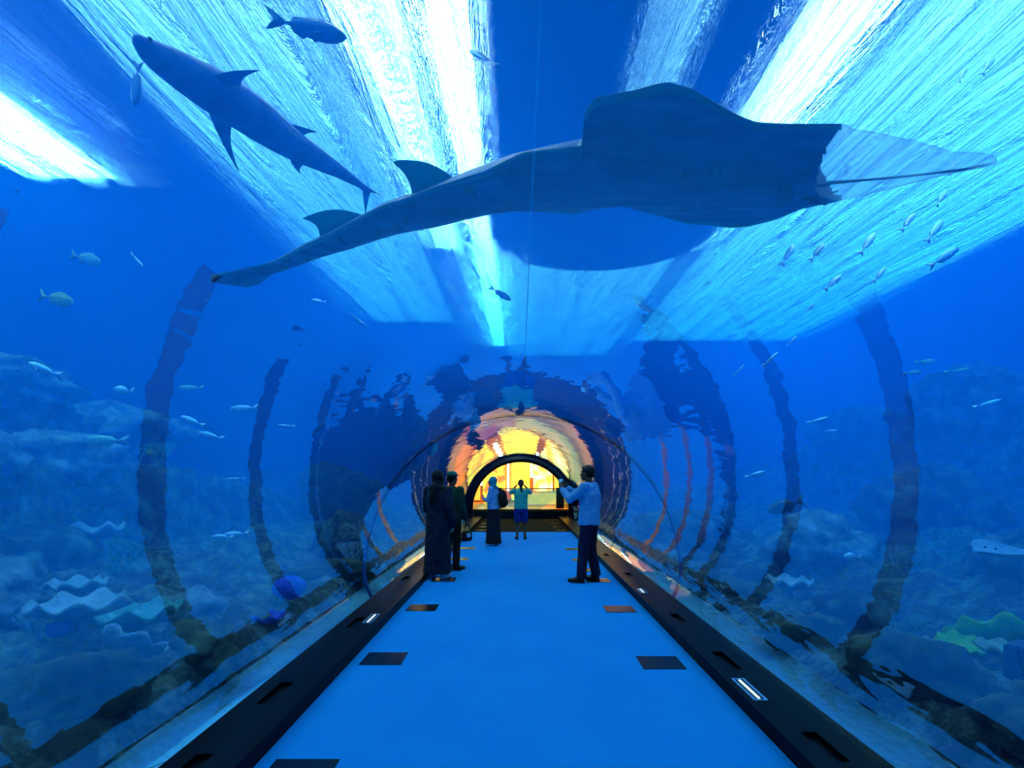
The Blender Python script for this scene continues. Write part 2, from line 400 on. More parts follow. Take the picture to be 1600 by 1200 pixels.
# hall ceiling lamps
for i, (x, y) in enumerate([(-1.6, 21.6), (1.6, 21.6), (-1.6, 24.6), (1.6, 24.6)]):
    e = empty('hall_ceiling_light', (x, y, HZ-.02), 0, 'warm square ceiling lamp of the hall, %s' % ('nearer left', 'nearer right', 'farther left', 'farther right')[i], 'light', 'hall ceiling lamps')
    link('diffuser', bx(-.5, .5, -.5, .5, -.06, -.03), emat('warm_diffuser', (1,.55,.12,1), 45), e, smooth=False)
    link('housing', bx(-.54, .54, -.54, .54, -.03, 0.02), M_frame, e, smooth=False)
# counter with glass railing
e = empty('glass_railing', (0.45, 21.2, .34), 0, 'glass railing with thin dark top rail across the hall', 'railing')
link('top_rail', tube(bmesh.new(), [(-1.3,0,.80), (1.2,0,.80)], .02, 8), M_frame, e)
link('glass_panel', bx(-1.22, 1.12, -.006, .006, .05, .79), M_acr, e, smooth=False)
for x, w_ in ((-1.28, .09), (1.22, .16)): link('post', bx(x-w_, x+w_, -.05, .05, 0, .84), M_frame, e, smooth=False)
e = empty('counter', (.9, 24.5, .34), 0, 'low reception counter with an added glow in the hall, right of the child', 'counter')
link('body', bx(-.9, .9, -.35, .35, 0, .55), emat('counter_added_glow', (1,.62,.08,1), 1.6), e, smooth=False)  # glow put into the counter body to brighten it; no lamp inside
link('top', bx(-.95, .95, -.4, .4, .55, .6), mat('counter_top', rgb(250,225,150), rough=.2), e, smooth=False)
# ---------------------------------------------------------------- sea bed
def fbm(x, y, z=0, o=5):
    v, a = 0, 1
    for k in range(o):
        v += a*noise.noise(Vector((x, y, z))*(1.0)); x *= 2.03; y *= 2.03; z = z*2+3.1; a *= .5
    return v
def sstep(a, b, t):
    t = max(0, min(1, (t-a)/(b-a))); return t*t*(3-2*t)
def bed_left(x, y):
    u = -x + .7*fbm(y*.45, x*.3, 2.0, 4)
    fall = 1 - .75*sstep(9, 15, y)
    h = .22*sstep(2.12, 2.4, -x) + .3*sstep(3.0, 4.2, u) + fall*(1.15*sstep(5.6, 6.1, u) + 1.1*sstep(7.7, 8.2, u) + 2.6*sstep(11.3, 12.4, u+.2*y-1.5))
    rough = sstep(2.12, 2.6, -x)
    return h + rough*(.20*abs(fbm(x*1.3, y*1.3, 0)) + .12*fbm(x*3.1, y*3.1, 5, 4)) + .012*fbm(x*6, y*6, 1, 2)
def bed_right(x, y):
    u = x + .6*fbm(y*.5, x*.3, 7.0, 4)
    h = .12*sstep(2.14, 2.45, x) + .25*sstep(3.4, 4.4, u) + .3*sstep(5.2, 7.0, u) + 2.1*sstep(9.2, 9.9, u)*(1-.6*sstep(17, 20, y)) + .5*sstep(18, 19, y)
    rough = sstep(2.14, 2.6, x)
    return h + rough*(.20*abs(fbm(x*1.3+9, y*1.3, 0)) + .13*fbm(x*3.1, y*3.1, 8, 4)) + .012*fbm(x*6, y*6, 1, 2)
def bed(fn, sgn, m):
    xs = []; x = 1.93
    while x < 14.95: xs.append(x); x += .045 + .02*(x-1.93)
    xs.append(14.98); ys = []; y = -3.9
    while y < 29.9: ys.append(y); y += .06 + .012*max(0, y-2)
    verts = [(sgn*x + (TCX if x < 3 else 0), y, fn(sgn*x, y)) for y in ys for x in xs]
    n = len(xs); faces = [(j*n+i, j*n+i+1, (j+1)*n+i+1, (j+1)*n+i) for j in range(len(ys)-1) for i in range(n-1)]
    return verts, [], faces
def reef_mat(name, dark, light, sand):
    """rock with encrusting growth; sand lies on the low flat strip"""
    m, nt, out = new_mat(name); p = N(nt, 'ShaderNodeBsdfPrincipled'); p.inputs['Roughness'].default_value = .9; L(nt, p, 0, out, 0)
    tc = N(nt, 'ShaderNodeTexCoord')
    n1 = N(nt, 'ShaderNodeTexNoise'); n1.inputs['Scale'].default_value = 3.2; n1.inputs['Detail'].default_value = 10; n1.inputs['Roughness'].default_value = .72
    L(nt, tc, 'Object', n1, 'Vector'); r = N(nt, 'ShaderNodeValToRGB'); r.color_ramp.elements[0].position = .47; r.color_ramp.elements[1].position = .66
    r.color_ramp.elements[0].color = dark; r.color_ramp.elements[1].color = light; L(nt, n1, 0, r, 0)
    sx = N(nt, 'ShaderNodeSeparateXYZ'); L(nt, tc, 'Object', sx, 0)
    mr = N(nt, 'ShaderNodeMath', operation='LESS_THAN'); L(nt, sx, 'Z', mr, 0); mr.inputs[1].default_value = .045
    mx = N(nt, 'ShaderNodeMix', data_type='RGBA'); L(nt, mr, 0, mx, 0); L(nt, r, 0, mx, 6); mx.inputs[7].default_value = sand; L(nt, mx, 2, p, 'Base Color')
    nb = N(nt, 'ShaderNodeTexVoronoi'); nb.inputs['Scale'].default_value = 14; L(nt, tc, 'Object', nb, 'Vector')
    b = N(nt, 'ShaderNodeBump'); b.inputs['Strength'].default_value = .9; b.inputs['Distance'].default_value = .06; L(nt, nb, 0, b, 'Height')
    b2 = N(nt, 'ShaderNodeBump'); b2.inputs['Strength'].default_value = .9; b2.inputs['Distance'].default_value = .08; L(nt, n1, 0, b2, 'Height'); L(nt, b, 0, b2, 'Normal'); L(nt, b2, 0, p, 'Normal')
    return m
M_reef = reef_mat('reef_rock', rgb(10,18,22), rgb(165,195,170), rgb(160,240,245))
struct('ground_left', bed(bed_left, -1, M_reef), M_reef, smooth=True)
struct('ground_right', bed(bed_right, 1, M_reef), M_reef, smooth=True)

# ---------------------------------------------------------------- boulders
M_rock = [mat('rock_dark_olive', rgb(40,48,34), rgb(120,130,100), scale=3, rough=.95, bump=1, bscale=9, ramp=(.4,.7)),
          mat('rock_grey_green', rgb(32,46,44), rgb(150,172,155), scale=3, rough=.95, bump=1, bscale=8, ramp=(.46,.68)),
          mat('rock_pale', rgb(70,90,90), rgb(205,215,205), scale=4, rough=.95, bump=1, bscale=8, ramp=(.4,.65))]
def boulder_bm(r, seed, sub=4, amp=.38):
    bm = bmesh.new(); bmesh.ops.create_icosphere(bm, subdivisions=sub, radius=1)
    for v in bm.verts:
        p = v.co.copy(); q = p*1.1 + Vector((seed*7.3, seed*1.7, seed*3.1))
        f = 1 + amp*noise.noise(q) + amp*.55*noise.noise(q*2.3) + amp*.3*noise.noise(q*5) + amp*.3*noise.noise(q*11)
        c = round(f*6)/6; f = f*.6 + c*.4
        v.co = Vector((p.x*r[0]*f, p.y*r[1]*f, p.z*r[2]*f))
    return bm
def boulder(x, y, r, seed, mi, label, group=None, dz=0):
    z = (bed_left if x < 0 else bed_right)(x, y)
    o = link('boulder', boulder_bm(r, seed), M_rock[mi]); o.location = (x, y, z + r[2]*.35 + dz); o.rotation_euler = (0, 0, seed*1.3)
    tag(o, label, 'rock', group); return o
ROCKS = [
 (-2.62, 1.95, (.34,.5,.22), 1, 0, 'dark mossy rock in the bottom left corner beside the ledge'),
 (-2.55, 2.9, (.28,.42,.2), 2, 0, 'dark olive rock outside the left ledge, second from the camera'),
 (-2.42, 3.9, (.2,.5,.15), 3, 0, 'dark olive rock outside the left ledge, below the widest dark reflection band'),
 (-2.52, 6.9, (.26,.6,.2), 4, 0, 'dark rock at the far end of the pale sand strip on the left'),
 (-2.9, 8.6, (.5,.7,.5), 5, 1, 'grey green rock behind the robed visitor beyond the left wall'),
 (-3.5, 2.5, (.5,.4,.3), 6, 1, 'greenish rock low at the left picture edge'),
 (-4.3, 3.9, (.6,.5,.35), 7, 2, 'pale rounded rock on the left slope below the reef ledges'),
 (-3.0, 4.75, (.3,.3,.2), 8, 2, 'pale flat rock lying left of the blue corals'),
 (-5.2, 5.4, (.7,.6,.4), 9, 1, 'large grey rock below the lower reef ledge on the left'),
 (-6.6, 5.6, (.9,.9,.5), 10, 2, 'lumpy rock capping the lower reef ledge at the left edge'),  # pale tone from here to the blocky rock paints in lit ridge tops
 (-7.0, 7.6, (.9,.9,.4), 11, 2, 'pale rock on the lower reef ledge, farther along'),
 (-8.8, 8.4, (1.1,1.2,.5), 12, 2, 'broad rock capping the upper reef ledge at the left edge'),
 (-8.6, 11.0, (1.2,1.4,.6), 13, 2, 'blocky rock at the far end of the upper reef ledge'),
 (2.62, 2.5, (.28,.42,.17), 14, 0, 'dark mossy rock outside the right ledge, closest to the camera'),
 (2.6, 3.4, (.26,.38,.2), 15, 0, 'dark olive rock outside the right ledge beside the nearer slot light'),
 (2.58, 4.6, (.24,.42,.15), 16, 0, 'dark rock outside the right ledge under the widest dark reflection band'),
 (2.6, 6.6, (.26,.7,.17), 17, 0, 'long dark rock outside the right ledge past the pale sand'),
 (3.0, 3.75, (.2,.25,.2), 18, 2, 'pale encrusted rock at the lower right, left of the dark box'),
 (3.3, 5.0, (.35,.4,.25), 19, 1, 'grey green rock on the right slope below the lime coral'),
 (5.6, 5.5, (.6,.6,.4), 20, 1, 'broad rock just behind the lime green coral'),
 (4.2, 7.2, (.6,.7,.4), 21, 2, 'pale rock on the right slope seen beside the widest dark band'),
 (7.2, 9.0, (1.1,1.0,.7), 22, 1, 'big shadowy rock in front of the right reef wall'),
 (10.4, 11.5, (1.4,1.6,.9), 23, 1, 'massive rock on top of the right reef wall'),
 (10.2, 15.5, (1.3,1.6,.7), 24, 1, 'distant rock on the far end of the right reef wall'),
 (3.4, 10.5, (.7,.9,.6), 25, 1, 'distant rock beyond the right wall behind the photographer'),
 (-4.6, 13.0, (1.1,1.0,1.0), 26, 0, 'distant dark rock left of the tunnel end'),
]
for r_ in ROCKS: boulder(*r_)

# ---------------------------------------------------------------- corals
def coral_mat(name, a, b, scale=12): return mat(name, a, b, scale=scale, rough=.8, bump=.8, bscale=40)
def plate_bm(r, seed, ruf=.12, thick=.02, cup=.35):
    """ruffled plate coral on a short stalk"""
    bm = bmesh.new(); nr, na = 14, 64; top = []; bot = []
    for i in range(nr+1):
        t = i/nr; ra, rb = [], []
        for k in range(na):
            a = 2*math.pi*k/na
            rr = r*t*(1 + .22*noise.noise(Vector((math.cos(a)*1.4+seed, math.sin(a)*1.4, seed))) + .06*math.sin(a*9+seed)*t)
            z = cup*r*t*t + ruf*r*t*t*t*math.sin(a*7+seed*2) + .02*r*noise.noise(Vector((a*3, t*6, seed)))
            ra.append(bm.verts.new((rr*math.cos(a), rr*math.sin(a), z + thick))); rb.append(bm.verts.new((rr*math.cos(a)*.98, rr*math.sin(a)*.98, z - thick*(1-t*.6))))
        top.append(ra); bot.append(rb)
    for g, fl in ((top, 0), (bot, 1)):
        for r0, r1 in zip(g, g[1:]):
            for k in range(na):
                f = (r0[k], r1[k], r1[(k+1)%na], r0[(k+1)%na]); bm.faces.new(f[::-1] if fl else f)
    for k in range(na): bm.faces.new((top[-1][k], bot[-1][k], bot[-1][(k+1)%na], top[-1][(k+1)%na]))
    tube(bm, [(0,0,-r*.55), (0,0,-r*.25), (0,0,.01)], [r*.28, r*.16, r*.3], 14)
    bmesh.ops.remove_doubles(bm, verts=bm.verts, dist=.0005)
    return bm
def branch_bm(h, seed, n=9, depth=3):
    rnd = random.Random(seed); bm = bmesh.new()
    def grow(p, d, ln, r, k):
        pts = [p]; dd = d.copy()
        for i in range(3):
            dd = (dd + Vector((rnd.uniform(-.25,.25), rnd.uniform(-.25,.25), rnd.uniform(0,.2)))).normalized(); pts.append(pts[-1] + dd*ln/3)
        tube(bm, pts, [r, r*.9, r*.8, r*.65], 7)
        if k > 0:
            for _ in range(rnd.choice((2,3))):
                grow(pts[-1], (dd + Vector((rnd.uniform(-.8,.8), rnd.uniform(-.8,.8), rnd.uniform(-.1,.4)))).normalized(), ln*.72, r*.68, k-1)
    for _ in range(n):
        grow(Vector((rnd.uniform(-.1,.1)*h, rnd.uniform(-.1,.1)*h, -.05*h)), Vector((rnd.uniform(-.8,.8), rnd.uniform(-.8,.8), 1)).normalized(), h*.4, h*.035, depth)
    return bm
def coral(kind, x, y, size, seed, m, label, dz=0, tilt=(0,0), z=None):
    gz = (bed_left if x < 0 else bed_right)(x, y) if z is None else z
    if kind == 'plate': bm = plate_bm(size, seed); dz += size*.45
    elif kind == 'branch': bm = branch_bm(size, seed)
    elif kind == 'brain': bm = boulder_bm((size, size, size*.75), seed, 4, .1)
    o = link('%s_coral' % kind, bm, m); o.location = (x, y, gz+dz); o.rotation_euler = (tilt[0], tilt[1], seed)
    tag(o, label, 'coral'); return o
C_lime = coral_mat('coral_lime', rgb(130,245,40), rgb(225,255,70)); C_blue = coral_mat('coral_blue', rgb(40,70,230), rgb(110,140,255))
C_pale = coral_mat('coral_pale', rgb(170,200,200), rgb(235,245,240)); C_tan = coral_mat('coral_tan', rgb(150,150,100), rgb(215,220,160)); C_teal = coral_mat('coral_teal', rgb(70,170,150), rgb(170,235,210))
coral('plate', 3.8, 4.05, .33, 3, C_lime, 'large lime green cup coral at the right edge', dz=-.05, tilt=(.55,-.15))
coral('plate', 3.42, 4.0, .15, 5, C_lime, 'small yellow green plate coral left of the large lime coral', dz=0, tilt=(.2,.2))
coral('plate', 3.45, 3.65, .15, 6, C_tan, 'tan ruffled plate coral in front of the lime corals')
coral('plate', 3.85, 3.45, .18, 8, C_pale, 'pale plate coral below the large lime coral at the right edge')
coral('brain', 3.25, 3.0, .14, 9, C_blue, 'small round blue coral at the lower right')
coral('branch', 3.25, 2.65, .3, 10, C_pale, 'pale branching coral in the lower right corner')
coral('branch', 3.2, 4.2, .28, 11, C_teal, 'teal branching coral beside the foot of the widest right band')
coral('branch', 4.6, 6.1, .4, 12, C_pale, 'pale branching coral on the right slope behind the lime coral')
coral('branch', 5.9, 7.0, .5, 13, C_teal, 'teal branching coral below the right reef wall')
coral('plate', 3.1, 5.9, .24, 14, C_pale, 'pale plate coral on the right slope beyond the teal branching coral')
coral('plate', -2.62, 3.42, .2, 15, C_pale, 'pale blue plate coral standing low at the lower left', dz=.1, tilt=(.6,.3))
coral('plate', -3.05, 3.55, .27, 16, C_pale, 'broad pale shelf coral above the low plate coral on the left', dz=.1)
coral('plate', -3.0, 4.0, .30, 17, C_teal, 'wide teal shelf coral stacked behind the pale shelf coral', dz=.05)
coral('plate', -3.75, 4.35, .2, 18, C_pale, 'pale shelf coral farthest back of the lower left stack')
coral('brain', -3.1, 3.45, .075, 19, C_blue, 'blue oval coral at the left end of the pale shelves', dz=.1)
coral('brain', -2.36, 5.25, .16, 20, C_blue, 'rounded blue coral against the acrylic beside the left ledge', dz=.22)
coral('plate', -2.34, 4.75, .14, 21, C_blue, 'small blue plate coral on the sand under the rounded blue coral', dz=-.03)
coral('branch', -2.95, 2.45, .26, 22, C_teal, 'green teal branching coral in the lower left corner')
coral('branch', -3.45, 3.75, .3, 23, C_pale, 'pale twiggy coral at the left, above the shelf corals')
coral('branch', -4.2, 5.3, .4, 24, C_teal, 'teal branching coral on the left slope')
coral('branch', -2.5, 7.6, .42, 25, C_pale, 'pale bushy coral beyond the left wall near the tunnel joint')
coral('branch', -6.3, 8.9, .45, 26, C_teal, 'teal branching coral on the lower left reef ledge')
coral('plate', -5.6, 6.6, .4, 27, C_pale, 'pale plate coral under the lower reef ledge on the left')
coral('branch', -7.4, 9.6, .6, 28, C_teal, 'teal branching coral on the upper left reef ledge')
# dark box fixed on the right slope
e = empty('underwater_lamp', (3.2, 3.22, bed_right(3.2, 3.22)), .5, 'dark box-shaped lamp standing on the rocks at the right edge', 'lamp')
link('case', bx(-.11, .11, -.09, .09, .12, .34, bevel=.012), M_lamphouse, e, smooth=False)
link('bracket', tube(bmesh.new(), [(0,0,-.05), (0,0,.13)], .03, 10), M_lamphouse, e)
# ---------------------------------------------------------------- animals of the tank
def U(px, py, h):                                # point at height h over the camera seen at a photo pixel
    return Vector(((px-VX)*h/(VY-py), F*h/(VY-py), CH+h))
def lerp_poly(pts, x):
    if x <= pts[0][0]: return pts[0][1]
    for (a, b), (c, d) in zip(pts, pts[1:]):
        if x <= c: return b + (d-b)*(x-a)/(c-a) if c > a else d
    return pts[-1][1]
def skin_mat(name, belly, back, spot=None):
    m, nt, out = new_mat(name); p = N(nt, 'ShaderNodeBsdfPrincipled'); p.inputs['Roughness'].default_value = .55; L(nt, p, 0, out, 0)
    tc = N(nt, 'ShaderNodeTexCoord'); mp = N(nt, 'ShaderNodeMapping'); mp.inputs['Scale'].default_value = (.5, 2.5, 1)
    L(nt, tc, 'Object', mp, 0); n = N(nt, 'ShaderNodeTexNoise'); n.inputs['Scale'].default_value = 4; n.inputs['Detail'].default_value = 8
    L(nt, mp, 0, n, 'Vector'); r = N(nt, 'ShaderNodeValToRGB'); r.color_ramp.elements[0].position = .35; r.color_ramp.elements[1].position = .7
    r.color_ramp.elements[0].color = belly; r.color_ramp.elements[1].color = back; L(nt, n, 0, r, 0)
    if spot:
        v = N(nt, 'ShaderNodeTexNoise'); v.inputs['Scale'].default_value = 9; v.inputs['Detail'].default_value = 2; L(nt, tc, 'Object', v, 'Vector')
        r2 = N(nt, 'ShaderNodeValToRGB'); r2.color_ramp.elements[0].position = .64; r2.color_ramp.elements[1].position = .69
        sx = N(nt, 'ShaderNodeSeparateXYZ'); L(nt, tc, 'Object', sx, 0)
        lt = N(nt, 'ShaderNodeMath', operation='LESS_THAN'); L(nt, sx, 'X', lt, 0); lt.inputs[1].default_value = -.25
        mu = N(nt, 'ShaderNodeMath', operation='MULTIPLY'); L(nt, v, 0, r2, 0); L(nt, r2, 0, mu, 0); L(nt, lt, 0, mu, 1)
        mx = N(nt, 'ShaderNodeMix', data_type='RGBA'); L(nt, mu, 0, mx, 0); L(nt, r, 0, mx, 6); mx.inputs[7].default_value = spot; L(nt, mx, 2, p, 'Base Color')
    else: L(nt, r, 0, p, 'Base Color')
    b = N(nt, 'ShaderNodeBump'); b.inputs['Strength'].default_value = .3; b.inputs['Distance'].default_value = .01; L(nt, n, 0, b, 'Height'); L(nt, b, 0, p, 'Normal')
    return m
M_ray = skin_mat('ray_skin', rgb(10,34,70), rgb(84,140,176), rgb(6,16,34))
m, nt, out = new_mat('translucent_snout')
d_ = N(nt, 'ShaderNodeBsdfDiffuse'); d_.inputs[0].default_value = rgb(250,250,240); t_ = N(nt, 'ShaderNodeBsdfTranslucent'); t_.inputs[0].default_value = (1,1,.98,1)
mx = N(nt, 'ShaderNodeMixShader'); mx.inputs[0].default_value = .93; L(nt, d_, 0, mx, 1); L(nt, t_, 0, mx, 2)
tr_ = N(nt, 'ShaderNodeBsdfTransparent'); mx2 = N(nt, 'ShaderNodeMixShader'); mx2.inputs[0].default_value = .5; L(nt, mx, 0, mx2, 1); L(nt, tr_, 0, mx2, 2); L(nt, mx2, 0, out, 0)
M_snout = m
m, nt, out = new_mat('clear_upper_snout')
d_ = N(nt, 'ShaderNodeBsdfDiffuse'); d_.inputs[0].default_value = rgb(235,240,235); t_ = N(nt, 'ShaderNodeBsdfTransparent')
mx = N(nt, 'ShaderNodeMixShader'); mx.inputs[0].default_value = .95; L(nt, d_, 0, mx, 1); L(nt, t_, 0, mx, 2); L(nt, mx, 0, out, 0); M_clear = m
m, nt, out = new_mat('fin_translucent')
d_ = N(nt, 'ShaderNodeBsdfDiffuse'); d_.inputs[0].default_value = rgb(40,150,150); t_ = N(nt, 'ShaderNodeBsdfTranslucent'); t_.inputs[0].default_value = rgb(60,190,180)
mx = N(nt, 'ShaderNodeMixShader'); mx.inputs[0].default_value = .6; L(nt, d_, 0, mx, 1); L(nt, t_, 0, mx, 2); L(nt, mx, 0, out, 0); M_fin = m
M_teal = mat('fin_teal', rgb(20,120,130), rgb(60,170,160), scale=8, rough=.6)
M_mouth = mat('mouth_dark', rgb(4,14,34), rough=.7)

TOP = [(330,437),(350,427),(380,420),(425,412),(450,400),(500,375),(540,355),(600,325),(675,297),(760,275),(795,252),(815,240),(830,238),(900,240),(908,236),(912,192),(930,173),(990,163),(1020,156),(1045,152),(1080,158),(1150,185),(1180,195),(1250,199),(1315,202),(1375,208),(1450,226),(1490,236),(1530,238),(1552,243),(1558,247)]
BOT = [(330,438),(350,443),(385,449),(405,443),(425,427),(500,402),(600,370),(700,345),(790,321),(850,330),(905,335),(950,321),(965,315),(1025,340),(1075,359),(1140,367),(1170,365),(1215,350),(1250,332),(1315,315),(1350,306),(1425,285),(1490,270),(1540,256),(1552,251),(1558,249)]
SPI = [(330,437.5),(400,432),(450,409),(500,388),(600,348),(700,320),(800,292),(900,279),(1000,270),(1100,264),(1200,263),(1350,262),(1450,259),(1558,248)]
THK = [(330,.004),(380,.012),(430,.018),(520,.035),(650,.06),(800,.085),(950,.10),(1100,.115),(1200,.105),(1270,.08),(1350,.05),(1450,.03),(1540,.016),(1558,.004)]
COR = [(330,8),(430,9),(600,22),(800,34),(1000,52),(1200,52),(1300,40),(1400,26),(1500,12),(1558,6)]
def guitarfish():
    h = 1.2; bm = bmesh.new(); xs = []
    x = 330.0
    while x < 1558: xs.append(x); x += 3 if 1255 < x < 1335 else 5 if (880 < x < 1000 or x > 1490 or x < 460) else 9
    xs.append(1558); nv = 44; low, up = [], []
    for x in xs:
        t, b, s, th, co = (lerp_poly(q, x) for q in (TOP, BOT, SPI, THK, COR))
        ra, rb = [], []
        for j in range(nv+1):
            v = -1 + 2*j/nv; v = math.copysign(abs(v)**.85, v)
            py = s + (b-s)*v if v > 0 else s + (s-t)*v
            dist = abs(py-s)
            body = math.exp(-(dist/co)**2*1.2); edge = math.sqrt(max(0, 1-abs(v)**3))
            half = th*body*edge + .012*edge + .0012
            lift = .10*max(0, (dist-co)/110.0)**1.3 if 900 < x < 1330 else 0
            c = U(px=x + (0 if not 895 < x < 925 else 0), py=py, h=h)
            wob = .006*noise.noise(c*6)
            rb.append(bm.verts.new(c + Vector((0, 0, -half*.8 + lift + wob))))
            ra.append(bm.verts.new(c + Vector((0, 0, half*1.2 + lift + wob))))
        low.append(rb); up.append(ra)
    def mi(x, j): 
        v = abs(-1 + 2*j/nv); return 1 if x > 1272 + 42*v**1.5 + 7*noise.noise(Vector((x*.05, j*.9, 2))) else 0
    for i in range(len(xs)-1):
        for j in range(nv):
            k = mi(xs[i], j+.5)
            f = bm.faces.new((low[i][j], low[i][j+1], low[i+1][j+1], low[i+1][j])); f.material_index = 3 if (abs(-1+2*(j+.5)/nv) > .93 and k == 0) else k
            f = bm.faces.new((up[i][j], up[i+1][j], up[i+1][j+1], up[i][j+1])); f.material_index = 3 if (abs(-1+2*(j+.5)/nv) > .93 and k == 0) else k*2
        for j in (0, nv):
            f = bm.faces.new((low[i][j], low[i+1][j], up[i+1][j], up[i][j])); f.material_index = mi(xs[i], j)
    for i in (0, -1):
        for j in range(nv): bm.faces.new((low[i][j], low[i][j+1], up[i][j+1], up[i][j]))
    e = U(1000, 270, h)
    for v in bm.verts: v.co -= e
    root = link('guitarfish_body', bm, [M_ray, M_snout, M_clear, M_fin]); root.location = e
    root.name = 'guitarfish'
    def loc(px, py, dz): return U(px, py, h) + Vector((0,0,dz)) - e
    # dorsal fins and tail lobe
    def fin(a, b, tipx, tipz, th):
        A, B = loc(*a, .03), loc(*b, .05); T = loc(tipx[0], tipx[1], tipz)
        bm = bmesh.new(); n = 8; L_, R_ = [], []
        side = (B-A).cross(Vector((0,0,1))).normalized()
        for i in range(n+1):
            rl, rr = [], []
            for j in range(n+1):
                u, w_ = i/n, j/n
                lead = B.lerp(T, w_) + (T-B).cross(side).normalized()*.03*math.sin(math.pi*w_); trail = A.lerp(T + (A-B).normalized()*.03, w_) + (B-A)*.12*math.sin(math.pi*w_)
                p = lead.lerp(trail, u); hh = th*math.sin(math.pi*min(1, u*.96+.02))*(1-w_*.8)
                rl.append(bm.verts.new(p + side*hh)); rr.append(bm.verts.new(p - side*hh))
            L_.append(rl); R_.append(rr)
        for i in range(n):
            for j in range(n):
                bm.faces.new((L_[i][j], L_[i+1][j], L_[i+1][j+1], L_[i][j+1])); bm.faces.new((R_[i][j], R_[i][j+1], R_[i+1][j+1], R_[i+1][j]))
        for g0, g1 in ((L_[0], R_[0]), (L_[-1], R_[-1])):
            for j in range(n): bm.faces.new((g0[j], g0[j+1], g1[j+1], g1[j]))
        for j in (0, n):
            for i in range(n): bm.faces.new((L_[i][j], L_[i+1][j], R_[i+1][j], R_[i][j]))
        link('dorsal_fin', bm, M_fin, root)
    fin((645, 325), (715, 303), (622, 318), .19, .012)
    fin((500, 380), (565, 352), (478, 384), .15, .010)
    def streak(pts, r, name, m_=M_mouth, flat=.4):
        link(name, tube(bmesh.new(), [loc(a, b, c) for a, b, c in pts], r, 8, flat=flat), m_, root)
    streak([(1222,241,-.092), (1227,255,-.104), (1228,269,-.104), (1223,286,-.092)], [.010,.026,.026,.010], 'mouth')
    streak([(1279,226,-.05), (1262,236,-.075), (1248,246,-.085)], [.006,.013,.006], 'nostril')
    streak([(1290,303,-.045), (1272,292,-.06), (1255,280,-.08)], [.006,.013,.006], 'nostril')
    for k in range(5):
        streak([(1128-k*14,226+k*2,-.075), (1123-k*14,236+k,-.09)], [.003,.004], 'gill_slit')
        streak([(1128-k*14,300-k,-.075), (1123-k*14,290-k,-.09)], [.003,.004], 'gill_slit')
    streak([(1272,262,-.062), (1340,262,-.05), (1420,261,-.034), (1500,255,-.026), (1545,250,-.015)], [.012,.008,.006,.009,.004], 'rostral_ridge', M_teal)
    tag(root, 'huge long-tailed guitarfish with a white snout gliding over the tunnel', 'ray')
guitarfish()

# reef shark seen from below
M_shark = skin_mat('shark_skin', rgb(60,105,160), rgb(100,150,195))
def fin_bm(bm, base_a, base_b, tip, th, sweep=.15, n=7):
    """swept fin: base from a (front) to b (rear), to a tip"""
    A, B, T = Vector(base_a), Vector(base_b), Vector(tip); nrm = (B-A).cross(T-A).normalized(); up, dn = [], []
    for j in range(n+1):
        w_ = j/n; f = A.lerp(T, w_) + (A-B)*sweep*math.sin(math.pi*w_); r = B.lerp(T + (B-A)*.06, w_) + (A-B)*sweep*1.2*math.sin(math.pi*w_)
        u_, d_ = [], []
        for i in range(n+1):
            s = i/n; p = f.lerp(r, s); hh = th*math.sin(math.pi*(.04+.92*s))*(1-.85*w_)
            u_.append(bm.verts.new(p+nrm*hh)); d_.append(bm.verts.new(p-nrm*hh))
        up.append(u_); dn.append(d_)
    for j in range(n):
        for i in range(n):
            bm.faces.new((up[j][i], up[j][i+1], up[j+1][i+1], up[j+1][i])); bm.faces.new((dn[j][i], dn[j+1][i], dn[j+1][i+1], dn[j][i+1]))
        for i in (0, n): bm.faces.new((up[j][i], up[j+1][i], dn[j+1][i], dn[j][i]))
    for j in (0, n):
        for i in range(n): bm.faces.new((up[j][i], up[j][i+1], dn[j][i+1], dn[j][i]))
def shark():
    h = 2.35; S = [(216,58,.015),(222,68,.05),(245,88,.085),(285,113,.115),(330,140,.14),(370,165,.145),(410,193,.14),(450,222,.115),(490,245,.09),(530,268,.055),(560,287,.03),(577,300,.022)]
    bm = bmesh.new(); pts = [U(a, b, h) for a, b, _ in S]
    # dense spine
    P2, R2 = [], []
    for i in range(len(pts)-1):
        p0, p1, p2, p3 = pts[max(i-1,0)], pts[i], pts[i+1], pts[min(i+2, len(pts)-1)]
        for k in range(4):
            t = k/4; P2.append(.5*((2*p1) + (p2-p0)*t + (2*p0-5*p1+4*p2-p3)*t*t + (3*p1-p0-3*p2+p3)*t**3)); R2.append(S[i][2] + (S[i+1][2]-S[i][2])*t)
    P2.append(pts[-1]); R2.append(S[-1][2])
    tube(bm, P2, R2, 24, flat=.82)
    def pt(px, py, dz=0): return U(px, py, h) + Vector((0,0,dz))
    fin_bm(bm, pt(318,145,-.04), pt(362,185,-.04), pt(372,246,-.10), .018)          # near pectoral
    fin_bm(bm, pt(335,118,.0), pt(375,135,.0), pt(404,120,.04), .018)               # far pectoral
    fin_bm(bm, pt(452,238,-.03), pt(478,250,-.03), pt(468,258,-.06), .01)           # pelvic
    fin_bm(bm, pt(440,212,.08), pt(470,234,.06), pt(494,234,.13), .010)               # dorsal
    fin_bm(bm, pt(566,291,0), pt(578,303,0), pt(571,328,-.04), .01, .05)            # tail lobes
    fin_bm(bm, pt(570,290,0), pt(580,300,0), pt(598,316,.05), .01, .05)
    e = pts[5].copy()
    for v in bm.verts: v.co -= e
    o = link('shark', bm, M_shark); o.location = e
    for s in (-1, 1):
        link('eye', ball(bmesh.new(), P2[5]-e + Vector((s*.062, -s*.045, .0)), .011, 10), M_mouth, o)
    tag(o, 'grey reef shark seen from below, swimming toward the upper left', 'shark')
shark()

